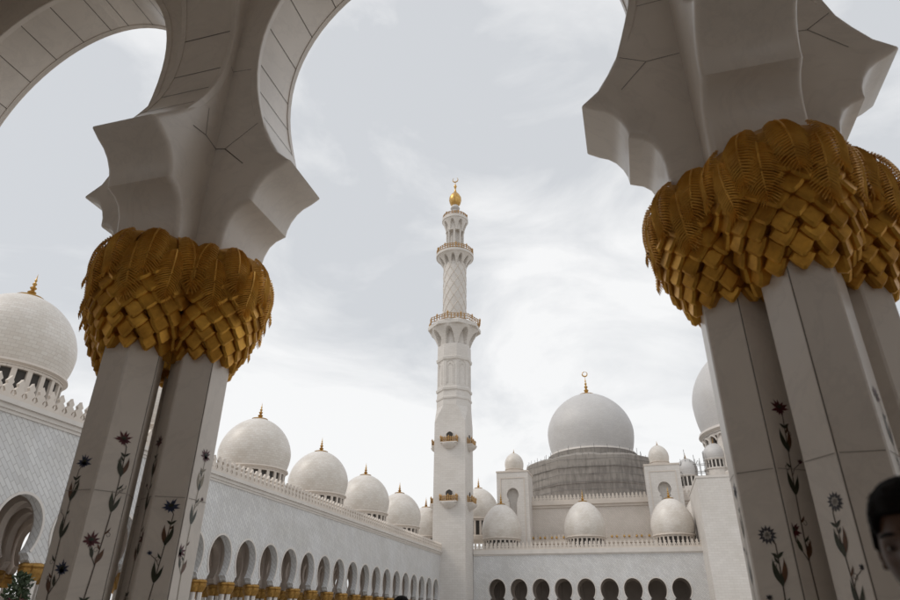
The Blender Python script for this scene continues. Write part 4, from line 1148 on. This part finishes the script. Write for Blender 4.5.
# ------------------------------------------------------------------ sky, sun, camera
w = bpy.data.worlds.new('World'); bpy.context.scene.world = w; w.use_nodes = True
nt = w.node_tree; bg = nt.nodes['Background']
SUN_EL, SUN_AZ = R(48), R(-118)      # azimuth measured from +Y towards +X
sky = N(nt, 'ShaderNodeTexSky'); sky.sky_type = 'NISHITA'; sky.sun_disc = False; sky.sun_elevation = SUN_EL; sky.sun_rotation = SUN_AZ
sky.air_density = 1.2; sky.dust_density = 3
tc = N(nt, 'ShaderNodeTexCoord')
mp = N(nt, 'ShaderNodeMapping'); mp.inputs['Scale'].default_value = (1, 1, 2.1); mp.inputs['Rotation'].default_value = (0, 0, R(-25))
nt.links.new(tc.outputs['Generated'], mp.inputs['Vector'])
n1 = N(nt, 'ShaderNodeTexNoise', Scale=3.0, Detail=8, Roughness=.56, Distortion=.5); nt.links.new(mp.outputs[0], n1.inputs['Vector'])
n2 = N(nt, 'ShaderNodeTexNoise', Scale=1.1, Detail=3, Roughness=.5); nt.links.new(mp.outputs[0], n2.inputs['Vector'])
ad = N(nt, 'ShaderNodeMath', operation='ADD'); nt.links.new(n1.outputs['Fac'], ad.inputs[0]); nt.links.new(n2.outputs['Fac'], ad.inputs[1])
mr = N(nt, 'ShaderNodeMapRange'); mr.inputs[1].default_value = .86; mr.inputs[2].default_value = 1.12; nt.links.new(ad.outputs[0], mr.inputs[0])
cloud = mix(nt, mr.outputs[0], (5.25, 5.4, 5.6), (7.65, 7.65, 7.63))
fin = mix(nt, .93, sky.outputs[0], cloud)
nt.links.new(fin, bg.inputs['Color']); bg.inputs['Strength'].default_value = .1
sl = bpy.data.lights.new('Sun', 'SUN'); sl.energy = .8; sl.angle = R(20); sl.color = (1, .93, .84)
so = bpy.data.objects.new('Sun', sl); C.objects.link(so)
d = Vector((math.sin(SUN_AZ)*math.cos(SUN_EL), math.cos(SUN_AZ)*math.cos(SUN_EL), math.sin(SUN_EL)))
so.rotation_euler = d.to_track_quat('Z', 'Y').to_euler()

cam = bpy.data.cameras.new('Camera'); co = bpy.data.objects.new('Camera', cam); C.objects.link(co)
cam.sensor_width = 36; cam.lens = 25.2; cam.clip_start = .05; cam.clip_end = 5000
P_, Y_, RO = R(27), math.atan(198/707), R(.55)
F = Vector((-math.sin(Y_), math.cos(Y_), 0)); Rt = Vector((math.cos(Y_), math.sin(Y_), 0))
fw = F*math.cos(P_)+Vector((0, 0, 1))*math.sin(P_); up = -F*math.sin(P_)+Vector((0, 0, 1))*math.cos(P_)
xa = Rt*math.cos(RO)+up*math.sin(RO); ya = -Rt*math.sin(RO)+up*math.cos(RO)
co.matrix_world = Matrix(((xa.x, ya.x, -fw.x, 0), (xa.y, ya.y, -fw.y, 0), (xa.z, ya.z, -fw.z, EYE), (0, 0, 0, 1)))
cam.dof.use_dof = True; cam.dof.focus_distance = 14; cam.dof.aperture_fstop = 2.5
sc_ = bpy.context.scene; sc_.camera = co
sc_.view_settings.view_transform = 'Standard'; sc_.view_settings.look = 'None'; sc_.view_settings.gamma = 1; sc_.view_settings.exposure = .36
sc_.view_settings.use_curve_mapping = False
